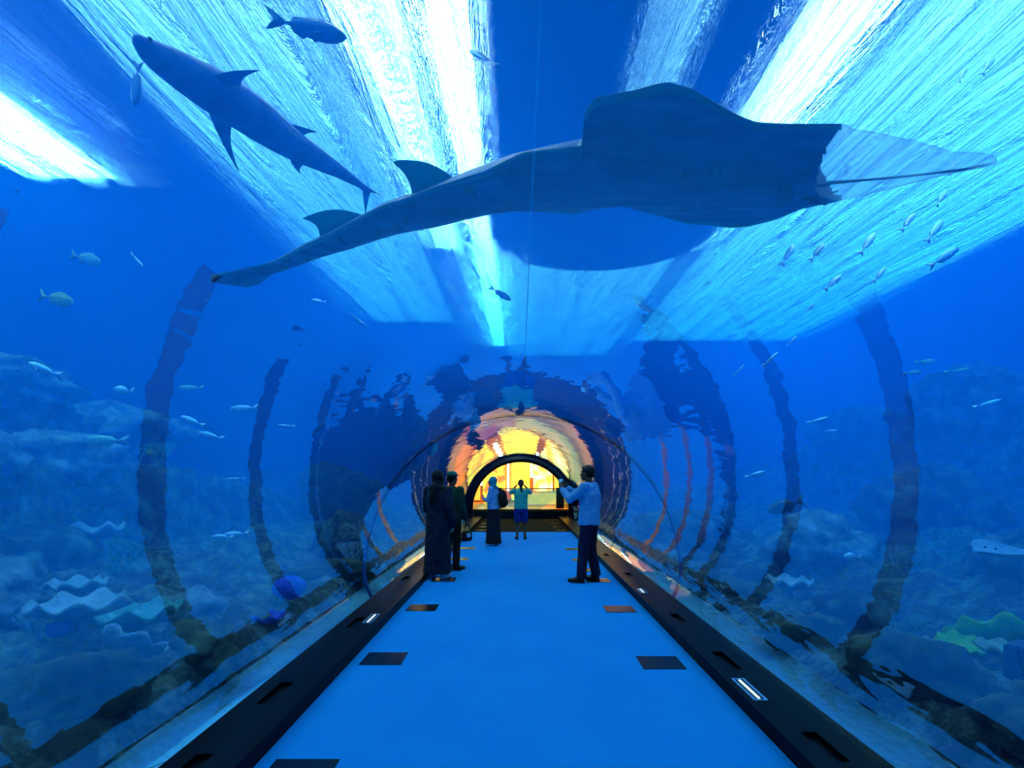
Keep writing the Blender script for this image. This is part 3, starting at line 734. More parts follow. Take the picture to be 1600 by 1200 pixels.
# ---------------------------------------------------------------- bony fish
def fish_bm(height=.32, width=.15, fork=.7, dorsal=1.0, n=16):
    bm = bmesh.new(); K = 22; rings = []
    for i in range(K+1):
        t = i/K; x = .42 - .80*t
        prof = math.sin(math.pi*min(1, t*1.04+.01)**.72)**.85 if t < .93 else None
        hh = height/2*max(.09, (math.sin(math.pi*(t**.75)))**.8 if 0 < t < 1 else 0) if t > .02 else height*.03
        if t > .85: hh = max(hh*.6, height*.07)
        ww = width/2*max(.06, math.sin(math.pi*(t**.62))**.9 if 0 < t < 1 else 0) * (1 if t < .9 else .5)
        rings.append([bm.verts.new((x, ww*math.cos(2*math.pi*k/n), hh*math.sin(2*math.pi*k/n))) for k in range(n)])
    for r0, r1 in zip(rings, rings[1:]):
        for k in range(n): bm.faces.new((r0[k], r0[(k+1)%n], r1[(k+1)%n], r1[k]))
    bm.faces.new(rings[0][::-1]); bm.faces.new(rings[-1])
    def fin(poly, th=.008):
        c = Vector((sum(p[0] for p in poly)/len(poly), 0, sum(p[2] for p in poly)/len(poly))); cy_ = sum(p[1] for p in poly)/len(poly); c.y = cy_
        a = bm.verts.new(c + Vector((0, th, 0))); b = bm.verts.new(c - Vector((0, th, 0)))
        vs = [bm.verts.new(p) for p in poly]
        for i in range(len(vs)):
            bm.faces.new((vs[i], vs[(i+1)%len(vs)], a)); bm.faces.new((vs[(i+1)%len(vs)], vs[i], b))
    H = height/2
    fin([(-.34,0,.02),(-.42,0,.06),(-.52,0,H*.95),(-.58,0,H*1.05),(-.54,0,H*.5),(-.47,0,0),(-.54,0,-H*.5),(-.58,0,-H*1.05),(-.52,0,-H*.95),(-.42,0,-.06),(-.34,0,-.02)])
    fin([(.20,0,H*.82),(.12,0,H*1.15*dorsal+.02),(-.05,0,H*1.18*dorsal),(-.22,0,H*.75),(-.28,0,H*.35),(-.1,0,H*.6),(.05,0,H*.8)])
    fin([(-.05,0,-H*.75),(-.12,0,-H*1.15),(-.24,0,-H*.7),(-.28,0,-H*.3),(-.12,0,-H*.55)])
    fin([(.16,width*.36,-H*.15),(.08,width*.62,-H*.35),(.0,width*.75,-H*.5),(.06,width*.45,-H*.1)])
    fin([(.16,-width*.36,-H*.15),(.08,-width*.62,-H*.35),(.0,-width*.75,-H*.5),(.06,-width*.45,-H*.1)])
    fin([(.10,0,-H*.85),(.03,0,-H*1.2),(-.03,0,-H*.8)])
    return bm
def fish_mat(name, back, belly, band=None):
    m, nt, out = new_mat(name); p = N(nt, 'ShaderNodeBsdfPrincipled'); p.inputs['Metallic'].default_value = .75 if 'silver' in name else .1; p.inputs['Roughness'].default_value = .35; L(nt, p, 0, out, 0)
    tc = N(nt, 'ShaderNodeTexCoord'); sx = N(nt, 'ShaderNodeSeparateXYZ'); L(nt, tc, 'Object', sx, 0)
    mr = N(nt, 'ShaderNodeMapRange'); mr.inputs[1].default_value = -.12; mr.inputs[2].default_value = .12; L(nt, sx, 'Z', mr, 0)
    r = N(nt, 'ShaderNodeValToRGB'); r.color_ramp.elements[0].color = belly; r.color_ramp.elements[1].color = back; L(nt, mr, 0, r, 0)
    n = N(nt, 'ShaderNodeTexVoronoi'); n.inputs['Scale'].default_value = 38; L(nt, tc, 'Object', n, 'Vector')
    b = N(nt, 'ShaderNodeBump'); b.inputs['Strength'].default_value = .2; b.inputs['Distance'].default_value = .01; L(nt, n, 0, b, 'Height'); L(nt, b, 0, p, 'Normal')
    L(nt, r, 0, p, 'Base Color'); return m
FM = {'black': fish_mat('fish_black', rgb(6,12,30), rgb(12,30,60)), 'silver': fish_mat('fish_silver', rgb(190,215,225), rgb(245,250,250)), 'green': fish_mat('fish_green', rgb(150,230,190), rgb(225,250,235)),
      'dark': fish_mat('fish_dark', rgb(40,110,160), rgb(90,150,190)), 'yellow': fish_mat('fish_yellow', rgb(190,220,120), rgb(230,240,200)), 'blue': fish_mat('fish_blue', rgb(40,90,220), rgb(100,160,250))}
M_eye = mat('fish_eye', rgb(5,8,14), rough=.2)
FSH = {'round': fish_bm(.36, .16), 'slim': fish_bm(.22, .13, dorsal=.8), 'thin': fish_bm(.13, .09, dorsal=.7)}
FME = {}
for k_, bm_ in FSH.items():
    for c_, m_ in FM.items():
        me = bpy.data.meshes.new('fish_%s_%s' % (k_, c_)); bb = bm_.copy(); bmesh.ops.recalc_face_normals(bb, faces=bb.faces); bb.to_mesh(me); bb.free()
        for p_ in me.polygons: p_.use_smooth = True
        me.materials.append(m_); FME[k_, c_] = me
EYE = bpy.data.meshes.new('fish_eye'); bb = ball(bmesh.new(), (0,0,0), .018, 8); bb.to_mesh(EYE); bb.free(); EYE.materials.append(M_eye)
def fish(px, py, ln_px, d, ang, shape, colr, label, group=None, cat='fish', yaw=.0, roll=.0, eyes=False):
    """ang: heading in the picture in degrees (0 = right, 90 = up); d metres ahead"""
    a = math.radians(ang); f = Vector((math.cos(a), yaw, math.sin(a))).normalized()
    upv = Vector((0, -math.sin(roll), math.cos(roll)))
    if abs(f.dot(upv)) > .97: upv = Vector((1, 0, 0))
    s = upv.cross(f).normalized(); u = f.cross(s).normalized()
    M = Matrix((f, s, u)).transposed().to_4x4()
    o = bpy.data.objects.new('fish', FME[shape, colr]); COL.objects.link(o)
    sc = ln_px*d/F; o.matrix_world = Matrix.Translation(P(px, py, d)) @ M @ Matrix.Scale(sc, 4)
    tag(o, label, cat, group)
    if eyes:
        hw = {'round': .055, 'slim': .046, 'thin': .03}[shape]
        for s_ in (-1, 1):
            ey = bpy.data.objects.new('eye', EYE); COL.objects.link(ey); ey.parent = o; ey.location = (.34, s_*hw, .025)
    return o
fish(489, 46, 122, 3.4, -8, 'slim', 'dark', 'large dark blue fish at the top, swimming right above the shark', eyes=True, roll=.5, yaw=.15)
fish(752, 88, 62, 3.8, 140, 'slim', 'silver', 'pale fish at the top just left of the crown seam, nose up', yaw=.3, roll=-.6, eyes=True)
fish(213, 136, 72, 4.0, -95, 'slim', 'dark', 'slim dark fish pointing straight down left of the shark', roll=0, eyes=True)
fish(137, 405, 50, 5.5, -15, 'round', 'green', 'pale green fish on the left, below the white lamp streak', eyes=True)
fish(92, 468, 56, 5.0, -12, 'round', 'yellow', 'pale greenish fish close to the left edge above the blue reef slope', eyes=True)
fish(215, 407, 30, 6, -48, 'thin', 'silver', 'thin pale fish slanting down to the right of the green fish')
fish(65, 576, 60, 5.4, 160, 'slim', 'silver', 'pale blue fish at the left edge just above the top reef ledge', eyes=True)
fish(190, 610, 34, 7, 175, 'round', 'silver', 'round silvery fish hovering over the upper left reef ledge')
fish(296, 606, 40, 7, 180, 'slim', 'green', 'pale fish over the left reef, topmost of the four near the dark band')
fish(298, 657, 42, 7, 158, 'slim', 'silver', 'silver fish just above the widest left band, nose tilted up')
fish(327, 680, 42, 7.4, 166, 'slim', 'silver', 'faint silver fish just right of the top of the widest left band')
fish(378, 638, 46, 7.4, 184, 'slim', 'silver', 'silver fish swimming level right of the widest left band')
fish(160, 688, 74, 5.2, 180, 'slim', 'green', 'bright green fish between the two left reef ledges', eyes=True)
fish(235, 707, 20, 7, 180, 'round', 'yellow', 'tiny yellowish fish behind the bright green fish')
fish(496, 470, 24, 7, 170, 'slim', 'silver', 'small white fish under the tail of the guitarfish')
fish(563, 503, 36, 7, -38, 'thin', 'dark', 'small dark fish slanting down below the guitarfish tail')
fish(784, 460, 42, 8, -32, 'slim', 'dark', 'small dark fish just left of the crown seam below the platform')
fish(366, 835, 42, 6.4, 185, 'slim', 'silver', 'pale fish low on the left between the two nearest dark bands')
fish(345, 839, 36, 5.8, 178, 'slim', 'silver', 'pale fish low on the left, hugging the widest dark band')
fish(365, 748, 32, 7.5, 182, 'thin', 'silver', 'thin pale fish right of the widest left band at mid height')
fish(445, 665, 30, 8, 176, 'thin', 'silver', 'thin silver fish over the second left band')
fish(118, 965, 58, 5.2, 185, 'slim', 'silver', 'pale fish low at the left edge over the rocks')
fish(213, 962, 56, 5.0, 182, 'slim', 'green', 'pale fish resting over the stacked shelf corals on the left')
fish(1478, 400, 58, 5.6, 33, 'slim', 'silver', 'largest silver fish on the right, heading up toward the corner', eyes=True)
SCH = 'silver fish school under the snout'
for (a, b, l_, an, lab) in [
 (1420,345,42,50,'silver fish in the right school, the one nearest below the snout tip'),
 (1462,358,50,52,'slender silver fish in the right school, directly above the largest one'),
 (1357,378,48,52,'silver fish in the right school, left of the one below the snout tip'),
 (1375,428,34,48,'silver fish in the right school, the lowest right member'),
 (1303,440,40,42,'silver fish in the right school, low and left of centre'),
 (1232,396,44,58,'thin silver streak of a fish under the right wing of the guitarfish'),
 (1278,392,40,50,'silver fish in the right school, beside the thin streak'),
 (1472,308,36,55,'silver fish close under the snout tip at the right'),
 (1490,262,30,58,'silver fish right beside the lower edge of the snout'),
 (1545,100,44,55,'silver fish high at the right edge above the snout'),
 (1505,115,34,60,'smaller silver fish high at the right, left of the edge one')]:
    fish(a, b, l_, 6.0+.2*((a*7) % 5), an, 'slim', 'silver', lab, SCH, roll=-.38, yaw=.1)
G2 = 'small fish over the right reef'
for (a, b, l_, d, an, sh, lab) in [
 (1267,480,18,7,55,'slim','tiny bright fish below the right school, on its own'),
 (1238,532,24,8,45,'thin','small thin fish climbing below the lone bright one'),
 (1205,560,36,8,42,'thin','slender fish climbing toward the small thin one'),
 (1156,577,24,8,45,'thin','faint climbing fish, leftmost on the right half'),
 (1448,565,34,7.5,5,'slim','pale teal fish on the right, topmost of a trio'),
 (1428,582,30,7.5,5,'slim','pale teal fish on the right, lower left of a trio'),
 (1498,579,44,7.5,8,'thin','long pale teal fish, rightmost of a trio'),
 (1280,656,36,8,14,'thin','pale fish above the second right band'),
 (1546,630,50,7,15,'thin','pale fish at the right edge above the reef wall'),
 (1300,673,22,8,4,'thin','thin fish just below the pale fish on the right'),
 (1182,741,34,8,15,'slim','bright small fish between the second and third right bands'),
 (1330,870,30,6,178,'round','round pale fish low between the right bands')]:
    fish(a, b, l_, d, an, sh, 'silver' if 'teal' not in lab else 'green', lab, G2)
fish(1224, 792, 56, 6.5, 200, 'round', 'black', 'dark fish shape standing in for a reflection, right of the third band on the right', yaw=.3)  # added in place of a dark blob reflected in the acrylic
fish(500, 668, 34, 7.5, 40, 'thin', 'dark', 'dark slim fish at the left, above the third band')

# pale stingray at the right edge
def stingray():
    bm = bmesh.new(); n = 40; m_ = 12; up, dn = [], []
    for i in range(n+1):
        t = i/n; x = .5 - t; w_ = .55*(math.sin(math.pi*min(1, t*1.02)**.8)**1.15) if 0 < t < 1 else .01
        u_, d_ = [], []
        for j in range(2*m_+1):
            v = (j-m_)/m_; y = w_*v; th = .07*math.exp(-(y/.14)**2)*math.sin(math.pi*(.05+.9*t)) + .006*(1-abs(v))
            z = .10*(y/.5)**2
            u_.append(bm.verts.new((x - .10*abs(v)**2, y, z+th+.001))); d_.append(bm.verts.new((x - .10*abs(v)**2, y, z-th*.6-.001)))
        up.append(u_); dn.append(d_)
    for i in range(n):
        for j in range(2*m_):
            bm.faces.new((up[i][j], up[i][j+1], up[i+1][j+1], up[i+1][j])); bm.faces.new((dn[i][j], dn[i+1][j], dn[i+1][j+1], dn[i][j+1]))
        for j in (0, 2*m_): bm.faces.new((up[i][j], up[i+1][j], dn[i+1][j], dn[i][j]))
    tube(bm, [(-.45,0,.01), (-.8,.02,.0), (-1.2,.0,-.03)], [.022,.012,.004], 8)
    o = link('stingray', bm, mat('stingray_skin', rgb(110,150,170), rgb(170,200,210), scale=5, rough=.6)); o.location = P(1592, 868, 4.3); o.rotation_euler = (math.radians(0), math.radians(-3), math.radians(175)); o.scale = (.75,.75,.75)
    for s in (-1, 1): link('eye', ball(bmesh.new(), (.30, s*.07, .065), .014, 8), M_mouth, o)
    tag(o, 'pale grey stingray gliding low at the right edge', 'stingray')
stingray()
# ---------------------------------------------------------------- people
def capsule(bm, p0, p1, r0, r1, n=12):
    p0, p1 = Vector(p0), Vector(p1)
    if (p1-p0).length > 1e-4: tube(bm, [p0, p1], [r0, r1], n)
    ball(bm, p0, r0, n); ball(bm, p1, r1, n)
def loft(bm, secs, n=24):
    """stacked horizontal ellipses: (cx, cy, z, rx, ry)"""
    rings = [[bm.verts.new((cx + rx*math.cos(2*math.pi*k/n), cy + ry*math.sin(2*math.pi*k/n), z)) for k in range(n)] for cx, cy, z, rx, ry in secs]
    for r0, r1 in zip(rings, rings[1:]):
        for k in range(n): bm.faces.new((r0[k], r0[(k+1)%n], r1[(k+1)%n], r1[k]))
    bm.faces.new(rings[0][::-1]); bm.faces.new(rings[-1])
def fused(name, bm, m, parent, vox=.011, smooth=4, folds=0):
    o = link(name, bm, m, parent)
    r = o.modifiers.new('remesh', 'REMESH'); r.mode = 'VOXEL'; r.voxel_size = vox; r.use_smooth_shade = True
    s = o.modifiers.new('smooth', 'SMOOTH'); s.factor = .5; s.iterations = smooth
    if folds:
        tx = bpy.data.textures.get('folds') or bpy.data.textures.new('folds', 'CLOUDS'); tx.noise_scale = .09; tx.noise_depth = 1
        d = o.modifiers.new('folds', 'DISPLACE'); d.texture = tx; d.strength = folds; d.mid_level = .5
    return o
def hand(bm, wrist, direc, palm_n, curl, thumb_side, s=1.0):
    """palm, four unequal bent fingers and a thumb off the side of the palm"""
    w = Vector(wrist); d = Vector(direc).normalized(); pn = Vector(palm_n); pn = (pn - d*pn.dot(d)).normalized(); sd = d.cross(pn).normalized()*thumb_side
    R = Matrix((d, sd, pn)).transposed()
    c = w + d*.045*s
    ball(bm, c, (.05*s, .040*s, .016*s), 12, R)
    for k, ln in enumerate((.068, .076, .070, .055)):
        off = (.028 - k*.0185)*s; p = w + d*.082*s + sd*off; dd = (d + sd*(off*1.5)).normalized(); r = .0088*s
        for seg, q in enumerate((.45, .32, .23)):
            a = curl*(.5 + .6*seg); nd = (dd*math.cos(a) + pn*math.sin(a)).normalized(); e_ = p + nd*ln*q*s*1.05
            capsule(bm, p, e_, r, r*.92, 8); p = e_; dd = nd; r *= .93
    p = w + d*.025*s + sd*.030*s; a = (d*.55 + sd*.8 + pn*.25).normalized(); e_ = p + a*.035*s; capsule(bm, p, e_, .0115*s, .010*s, 8)
    a = (d*.8 + sd*.35 + pn*(.3+curl*.4)).normalized(); capsule(bm, e_, e_ + a*.032*s, .010*s, .0085*s, 8)
def head(bm, c, s=1.0):
    """skull, jaw, nose, lips, brows, ears; faces +y"""
    c = Vector(c)
    ball(bm, c + Vector((0,-.012,.025))*s, (.074*s, .092*s, .092*s), 18)
    ball(bm, c + Vector((0,.022,-.035))*s, (.056*s, .066*s, .072*s), 16)
    ball(bm, c + Vector((0,.062,-.085))*s, (.024*s, .022*s, .020*s), 10)
    tube(bm, [c + Vector((0,.082,.018))*s, c + Vector((0,.100,-.012))*s, c + Vector((0,.104,-.028))*s], [.010*s, .012*s, .016*s], 8)
    ball(bm, c + Vector((0,.088,-.054))*s, (.024*s, .008*s, .0055*s), 10); ball(bm, c + Vector((0,.086,-.064))*s, (.020*s, .009*s, .006*s), 10)
    for k in (-1, 1):
        ball(bm, c + Vector((k*.030,.078,.030))*s, (.022*s, .009*s, .006*s), 8)
        ball(bm, c + Vector((k*.040,.066,-.018))*s, (.018*s, .014*s, .016*s), 8)
        ball(bm, c + Vector((k*.076,.0,-.004))*s, (.009*s, .019*s, .030*s), 8)
def shoe(bm, ankle, fd, s=1.0):
    a = Vector(ankle); f = Vector((fd[0], fd[1], 0)).normalized(); sd = Vector((-f.y, f.x, 0)); R = Matrix((f, sd, Vector((0,0,1)))).transposed()
    g = Vector((a.x, a.y, 0))
    ball(bm, g + f*.02 + Vector((0,0,.048)), (.075*s, .042*s, .046*s), 12, R); ball(bm, g + f*.12*s + Vector((0,0,.036)), (.082*s, .044*s, .034*s), 12, R)
    tube(bm, [g - f*.055*s + Vector((0,0,.014)), g + f*.05*s + Vector((0,0,.014)), g + f*.19*s + Vector((0,0,.014))], [.036*s, .043*s, .030*s], 12, flat=.36)
M_skin = mat('skin_brown', rgb(120,78,56), rgb(140,92,68), scale=12, rough=.55)
M_skinl = mat('skin_light', rgb(190,140,110), rgb(205,155,125), scale=12, rough=.55)
M_hair = mat('hair_black', rgb(8,7,8), rgb(22,18,18), scale=30, rough=.55, bump=.8, bscale=60, stretch=(1,1,.2))
def eyes(parent, c, s=1.0):
    for k in (-1, 1):
        o = link('eye', ball(bmesh.new(), Vector(c) + Vector((k*.030,.076,.012))*s, .0115*s, 10), mat('eye_white', rgb(230,230,225), rough=.2), parent)
        link('pupil', ball(bmesh.new(), Vector(c) + Vector((k*.030,.0855,.012))*s, .0055*s, 8), M_eye, o)
def person(d, px, rz, H, label, J, skin=M_skin, legs=True, vox=.0085):
    """J: joints in metres for a 1.70 m figure, facing +y"""
    k = H/1.70
    root = empty('person', ((px-VX)*d/F, d, 0), rz, label, 'person')
    root.scale = (k, k, k)
    bm = bmesh.new(); V = {a: Vector(b) for a, b in J.items()}
    # torso, neck
    loft(bm, [(V['pelvis'].x, V['pelvis'].y, .84, .13, .10), (V['pelvis'].x, V['pelvis'].y, .92, .160, .115), (V['pelvis'].x, V['pelvis'].y, 1.02, .145, .10), (V['chest'].x, V['chest'].y, 1.15, .14, .10), (V['chest'].x, V['chest'].y, 1.28, .165, .11), (V['chest'].x, V['chest'].y, 1.39, .155, .085), (V['chest'].x, V['chest'].y, 1.43, .07, .06)])
    capsule(bm, V['chest'] + Vector((0,-.005,1.38-V['chest'].z)), V['head'] + Vector((0,-.015,-.05)), .058, .052)
    head(bm, V['head'])
    for s in ('L', 'R'):
        capsule(bm, V['sh'+s], V['el'+s], .052, .040); capsule(bm, V['el'+s], V['wr'+s], .040, .026)
        hand(bm, V['wr'+s], V['hd'+s], V['hn'+s], J.get('curl', (.45,.45,0))[0 if s == 'L' else 1], -1 if s == 'L' else 1)
        capsule(bm, V['hip'+s], V['kn'+s], .088, .056); capsule(bm, V['kn'+s], V['an'+s], .056, .036)
        a = V['an'+s]; fd = Vector((J['toe'+s][0], J['toe'+s][1], 0)).normalized(); capsule(bm, a, Vector((a.x, a.y, .05)) + fd*.10, .036, .028)
    fused('body', bm, skin, root, vox, 3)
    eyes(root, J['head'])
    return root, V
def trousers(root, V, m, waist=1.02, flare=1.0, cuff=.10, name='trousers', vox=.011):
    bm = bmesh.new(); p = V['pelvis']
    loft(bm, [(p.x, p.y, .80, .15, .115), (p.x, p.y, .90, .178, .135), (p.x, p.y, .98, .168, .125), (p.x, p.y, waist, .160, .118)])
    for s in ('L', 'R'):
        a = V['an'+s]; capsule(bm, V['hip'+s], V['kn'+s], .103, .074*flare)
        d_ = (a - V['kn'+s]).normalized(); e_ = Vector((a.x, a.y, cuff)); tube(bm, [V['kn'+s], V['kn'+s].lerp(e_, .5), e_], [.074*flare, .067*flare, .066*flare], 14)
    fused(name, bm, m, root, vox, 3, .012)
def shirt(root, V, m, hem=.90, sleeve=1.0, puff=1.0, name='shirt', vox=.0105, folds=.016):
    bm = bmesh.new(); p, c = V['pelvis'], V['chest']
    loft(bm, [(p.x, p.y, hem, .185*puff, .140*puff), (p.x, p.y, 1.0, .178*puff, .135*puff), (c.x, c.y, 1.14, .170*puff, .130*puff), (c.x, c.y, 1.28, .186*puff, .135*puff), (c.x, c.y, 1.38, .172*puff, .108), (c.x, c.y, 1.425, .105, .085), (c.x, c.y-.005, 1.455, .068, .066)])
    for s in ('L', 'R'):
        ball(bm, V['sh'+s], .072*puff, 12); e_ = V['el'+s]
        if sleeve <= .5: capsule(bm, V['sh'+s], V['sh'+s].lerp(e_, sleeve*2), .070*puff, .062*puff)
        else:
            capsule(bm, V['sh'+s], e_, .068*puff, .056*puff); capsule(bm, e_, e_.lerp(V['wr'+s], (sleeve-.5)*2*.92), .056*puff, .043*puff)
    fused(name, bm, m, root, vox, 3, folds)
def shoes(root, V, J, m):
    for s in ('L', 'R'):
        bm = bmesh.new(); shoe(bm, V['an'+s], J['toe'+s]); fused('shoe', bm, m, root, .008, 2)
def hair_short(root, c, m=M_hair):
    bm = bmesh.new(); c = Vector(c)
    ball(bm, c + Vector((0,-.022,.040)), (.084,.096,.092), 18); ball(bm, c + Vector((0,-.055,-.01)), (.070,.050,.060), 14)
    for k in (-1,1): ball(bm, c + Vector((k*.068,-.004,.02)), (.014,.03,.045), 10)
    ball(bm, c + Vector((0,.045,.092)), (.055,.035,.022), 10)
    fused('hair', bm, m, root, .008, 2)
STAND = dict(pelvis=(0,0,.92), chest=(0,0,1.25), head=(0,.02,1.585), shL=(-.185,0,1.385), shR=(.185,0,1.385), elL=(-.235,-.02,1.10), elR=(.235,-.02,1.10),
             wrL=(-.235,.06,.86), wrR=(.235,.06,.86), hdL=(0,.12,-1), hdR=(0,.12,-1), hnL=(1,0,0), hnR=(-1,0,0), hipL=(-.09,0,.86), hipR=(.09,0,.86),
             knL=(-.10,.015,.48), knR=(.10,.015,.48), anL=(-.11,-.02,.09), anR=(.11,-.02,.09), toeL=(-.2,1,0), toeR=(.2,1,0))
def phone(root_world_M, c, rx, label, sz=(.075,.008,.15)):
    """handheld phone: body, screen, lens"""
    e = empty('phone', (0,0,0), 0, label, 'phone'); e.matrix_world = root_world_M @ Matrix.Translation(Vector(c)) @ Matrix.Rotation(rx, 4, 'X')
    link('case', bx(-sz[0]/2, sz[0]/2, -sz[1]/2, sz[1]/2, -sz[2]/2, sz[2]/2, bevel=.003), M_frame, e, smooth=False)
    link('screen', bx(-sz[0]/2+.004, sz[0]/2-.004, -sz[1]/2-.001, -sz[1]/2+.001, -sz[2]/2+.006, sz[2]/2-.006), emat('phone_screen', (.05,.35,.8,1), .6), e, smooth=False)
    link('camera_lens', tube(bmesh.new(), [(sz[0]*.28, sz[1]/2-.001, sz[2]*.36), (sz[0]*.28, sz[1]/2+.003, sz[2]*.36)], .008, 10), M_mouth, e)
def world_m(root): return Matrix.Translation(root.location) @ Matrix.Rotation(root.rotation_euler.z, 4, 'Z') @ Matrix.Scale(root.scale[0], 4)

# photographer on the right, facing left and slightly away, phone raised
J = dict(STAND); J.update(elL=(-.235,.21,1.21), wrL=(-.10,.40,1.36), hdL=(.35,.35,.75), hnL=(1,.1,-.1), elR=(.24,.20,1.22), wrR=(.09,.40,1.37), hdR=(-.35,.35,.75), hnR=(-1,.1,-.1),
    head=(0,.035,1.58), chest=(0,-.01,1.25), knL=(-.12,.05,.48), anL=(-.15,.07,.09), anR=(.10,-.07,.09), curl=(.8,.8,0))
r, V = person(7.72, 921, math.radians(62), 1.75, 'man in light blue shirt and dark jeans photographing with raised arms on the right', J)
trousers(r, V, mat('jeans_navy', rgb(10,14,36), rgb(20,26,58), scale=14, rough=.8), flare=1.12, cuff=.07)
M_shirt = mat('shirt_light_blue', rgb(110,190,235), rgb(150,215,245), scale=9, rough=.8)
shirt(r, V, M_shirt, hem=.84, sleeve=.98, puff=1.12, folds=.024)
shoes(r, V, J, mat('shoe_black', rgb(8,8,10), rough=.4)); hair_short(r, J['head'])
phone(world_m(r), (0, .46, 1.47), .0, 'dark phone held up by the man in the light blue shirt', (.14,.01,.075))

# robed visitor at the left
J = dict(STAND); J.update(elL=(-.22,.03,1.10), wrL=(-.13,.20,1.03), hdL=(1,.3,.1), hnL=(0,-1,0), head=(0,.03,1.57))
r, V = person(8.0, 684, math.radians(-25), 1.68, 'robed visitor in a long dark blue-black gown and black headscarf at the left ledge', J, M_skinl)
M_robe = mat('robe_blueblack', rgb(8,16,28), rgb(16,34,52), scale=5, rough=.8, stretch=(5,5,.5)); M_scarf = mat('scarf_black', rgb(6,8,12), rgb(14,18,24), scale=8, rough=.85)
bm = bmesh.new()
loft(bm, [(0,0,.09,.235,.19), (0,0,.30,.225,.18), (0,0,.60,.205,.165), (0,0,.9,.205,.155), (0,0,1.1,.185,.14), (0,0,1.28,.20,.14), (0,0,1.39,.175,.105), (0,0,1.44,.09,.08)], 32)
for s in ('L', 'R'): capsule(bm, V['sh'+s], V['el'+s], .075, .08); capsule(bm, V['el'+s], V['wr'+s], .078, .07)
rb = fused('robe', bm, M_robe, r, .012, 3, .03)
bm = bmesh.new(); c = Vector(J['head'])
ball(bm, c + Vector((0,-.03,.03)), (.100,.108,.112), 18); ball(bm, c + Vector((0,-.05,-.08)), (.095,.085,.10), 16); ball(bm, (0,0,1.42), (.16,.12,.07), 16)
capsule(bm, (0,-.09,1.42), (0,-.13,1.22), .09, .06)
fused('headscarf', bm, M_scarf, r, .010, 3, .012)
shoes(r, V, J, mat('shoe_white', rgb(225,240,245), rgb(250,250,250), scale=8, rough=.6))
# capped visitor behind, dark green shirt, holding a bag
J = dict(STAND); J.update(elR=(.25,.0,1.09), wrR=(.24,.10,.86), hdR=(0,.1,-1), curl=(.5,1.3,0))
r, V = person(8.75, 706, math.radians(-35), 1.66, 'visitor in a dark green shirt, black trousers and teal cap behind the robed visitor', J)
trousers(r, V, mat('trousers_black', rgb(6,7,10), rgb(12,14,18), scale=10, rough=.85), cuff=.06)
shirt(r, V, mat('shirt_dark_green', rgb(14,46,34), rgb(22,64,46), scale=8, rough=.85), hem=.88, sleeve=.95, puff=1.14)
shoes(r, V, J, mat('shoe_black2', rgb(10,10,12), rough=.5)); hair_short(r, J['head'])
bm = bmesh.new(); c = Vector(J['head']); ball(bm, c + Vector((0,-.015,.075)), (.088,.104,.065), 18); tube(bm, [c + Vector((0,.06,.07)), c + Vector((0,.16,.055))], [.07,.045], 14, flat=.14)
fused('cap', bm, mat('cap_teal', rgb(20,100,90), rgb(30,130,110), scale=10, rough=.8), r, .008, 2)
Mw = world_m(r)
e = empty('handbag', Mw @ Vector((.24,.12,.50)), r.rotation_euler.z, 'small dark handbag held low by the capped visitor', 'bag')
bb = link('bag_body', bx(-.045, .045, -.11, .11, 0, .17, bevel=.02), M_scarf, e); 
link('handle', tube(bmesh.new(), [(0,-.07,.165), (0,-.055,.24), (0,-.01,.285), (0,.03,.285), (0,.07,.24), (0,.08,.165)], .008, 8), M_scarf, e)
link('tag', bx(.046, .05, -.05, .04, .07, .14), mat('pale_tag', rgb(220,235,235), rough=.5), e, smooth=False)

# woman with teal headscarf and backpack
J = dict(STAND); J.update(elL=(-.22,.06,1.12), wrL=(-.10,.24,1.16), hdL=(.8,.3,.3), hnL=(0,-1,0), elR=(.23,.04,1.10), wrR=(.14,.24,1.10), hdR=(-.8,.3,.3), hnR=(0,-1,0), head=(0,.04,1.57))
r, V = person(11.9, 771, math.radians(75), 1.60, 'visitor in a teal headscarf, pale blue top and long black skirt, wearing a backpack', J, M_skinl)
shirt(r, V, mat('top_pale_blue', rgb(150,205,235), rgb(190,225,245), scale=6, rough=.8), hem=.90, sleeve=.9, puff=1.08)
bm = bmesh.new(); loft(bm, [(0,0,.06,.225,.20), (0,0,.35,.205,.175), (0,0,.7,.19,.155), (0,0,.9,.19,.145), (0,0,1.02,.165,.125)], 32); fused('skirt', bm, M_scarf, r, .012, 3, .02)
bm = bmesh.new(); c = Vector(J['head']); ball(bm, c + Vector((0,-.03,.03)), (.098,.108,.110), 18); ball(bm, c + Vector((0,-.045,-.085)), (.088,.08,.09), 16); ball(bm, (0,.0,1.42), (.14,.12,.06), 16); capsule(bm, (0,.08,1.42), (0,.11,1.30), .05, .03)
fused('headscarf', bm, mat('scarf_teal', rgb(40,160,175), rgb(90,200,205), scale=8, rough=.8), r, .010, 3, .01)
shoes(r, V, J, mat('shoe_white2', rgb(225,235,240), rough=.6))
e = empty('backpack', (0,0,0), 0, 'black backpack on the back of the teal-scarfed visitor', 'backpack'); e.matrix_world = world_m(r)
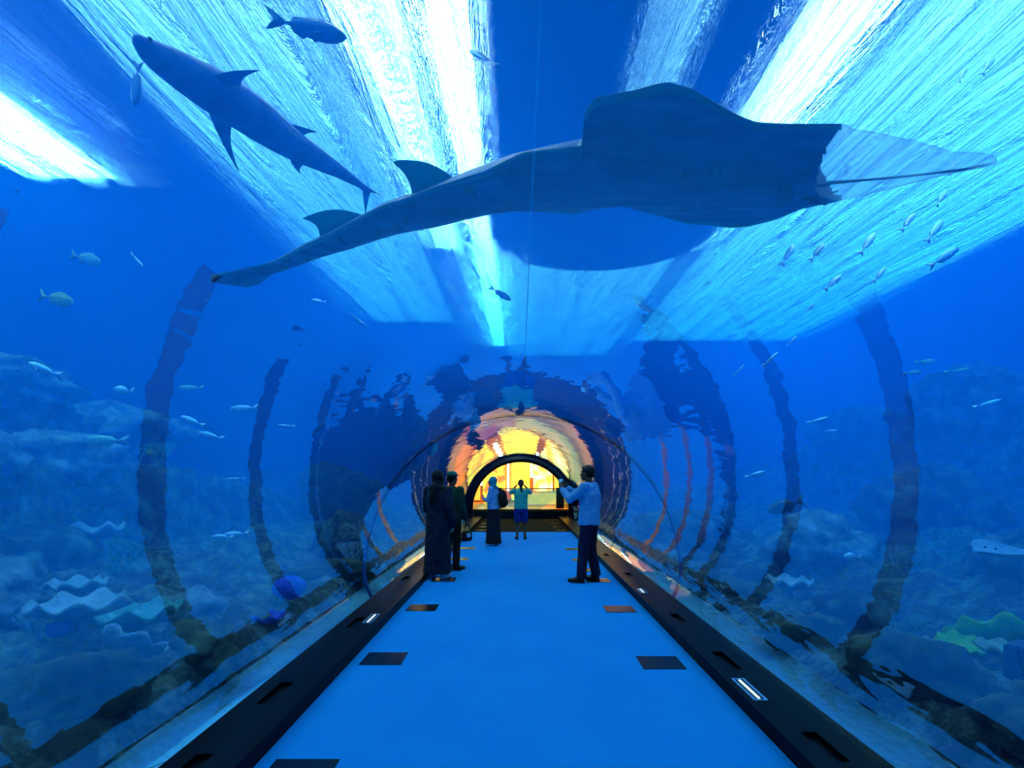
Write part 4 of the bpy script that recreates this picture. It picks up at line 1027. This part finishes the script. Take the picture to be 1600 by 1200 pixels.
bm = bmesh.new(); ball(bm, (0,-.24,1.17), (.15,.10,.22), 18); ball(bm, (0,-.25,1.06), (.155,.10,.13), 16); fused('pack_body', bm, M_scarf, e, .012, 3)
link('front_pocket', ball(bmesh.new(), (0,-.335,1.07), (.10,.035,.09), 14), M_robe, e)
for s in (-1, 1): link('strap', tube(bmesh.new(), [(s*.10,-.17,1.36), (s*.115,-.06,1.46), (s*.12,.08,1.44), (s*.125,.155,1.30), (s*.14,.12,1.12), (s*.15,-.12,1.02)], .018, 8, flat=.35), M_scarf, e)

# child in the mint shirt photographing, seen from behind
J = dict(STAND); J.update(elL=(-.30,.12,1.33), wrL=(-.12,.20,1.53), hdL=(.7,.3,.6), hnL=(.3,-.2,-.6), elR=(.30,.12,1.33), wrR=(.12,.20,1.53), hdR=(-.7,.3,.6), hnR=(-.3,-.2,-.6), curl=(.9,.9,0))
r, V = person(13.1, 814, math.radians(4), 1.52, 'girl in a mint green shirt and navy shorts, back turned, hands raised', J, M_skin)
M_mint = mat('shirt_mint', rgb(60,205,160), rgb(100,225,185), scale=6, rough=.8)
shirt(r, V, M_mint, hem=.88, sleeve=.35, puff=1.1)
bm = bmesh.new()
loft(bm, [(0,0,.78,.17,.135), (0,0,.9,.182,.14), (0,0,1.0,.165,.125)])
for s in ('L', 'R'): tube(bm, [V['hip'+s], V['hip'+s].lerp(V['kn'+s], .95)], [.115,.105], 16)
fused('shorts', bm, mat('shorts_navy', rgb(14,40,110), rgb(20,60,140), scale=8, rough=.85), r, .011, 3, .012)
shoes(r, V, J, mat('shoe_black3', rgb(10,10,12), rough=.5))
bm = bmesh.new(); c = Vector(J['head']); ball(bm, c + Vector((0,-.022,.038)), (.086,.100,.094), 18); ball(bm, c + Vector((0,-.06,-.02)), (.07,.05,.06), 14)
capsule(bm, c + Vector((0,-.11,.02)), c + Vector((0,-.14,-.12)), .035, .034); capsule(bm, c + Vector((0,-.14,-.12)), c + Vector((.02,-.13,-.28)), .034, .012)
fused('hair', bm, M_hair, r, .008, 2)
phone(world_m(r), (0, .27, 1.585), 0, 'small phone held before the face of the girl in mint', (.15,.01,.075))
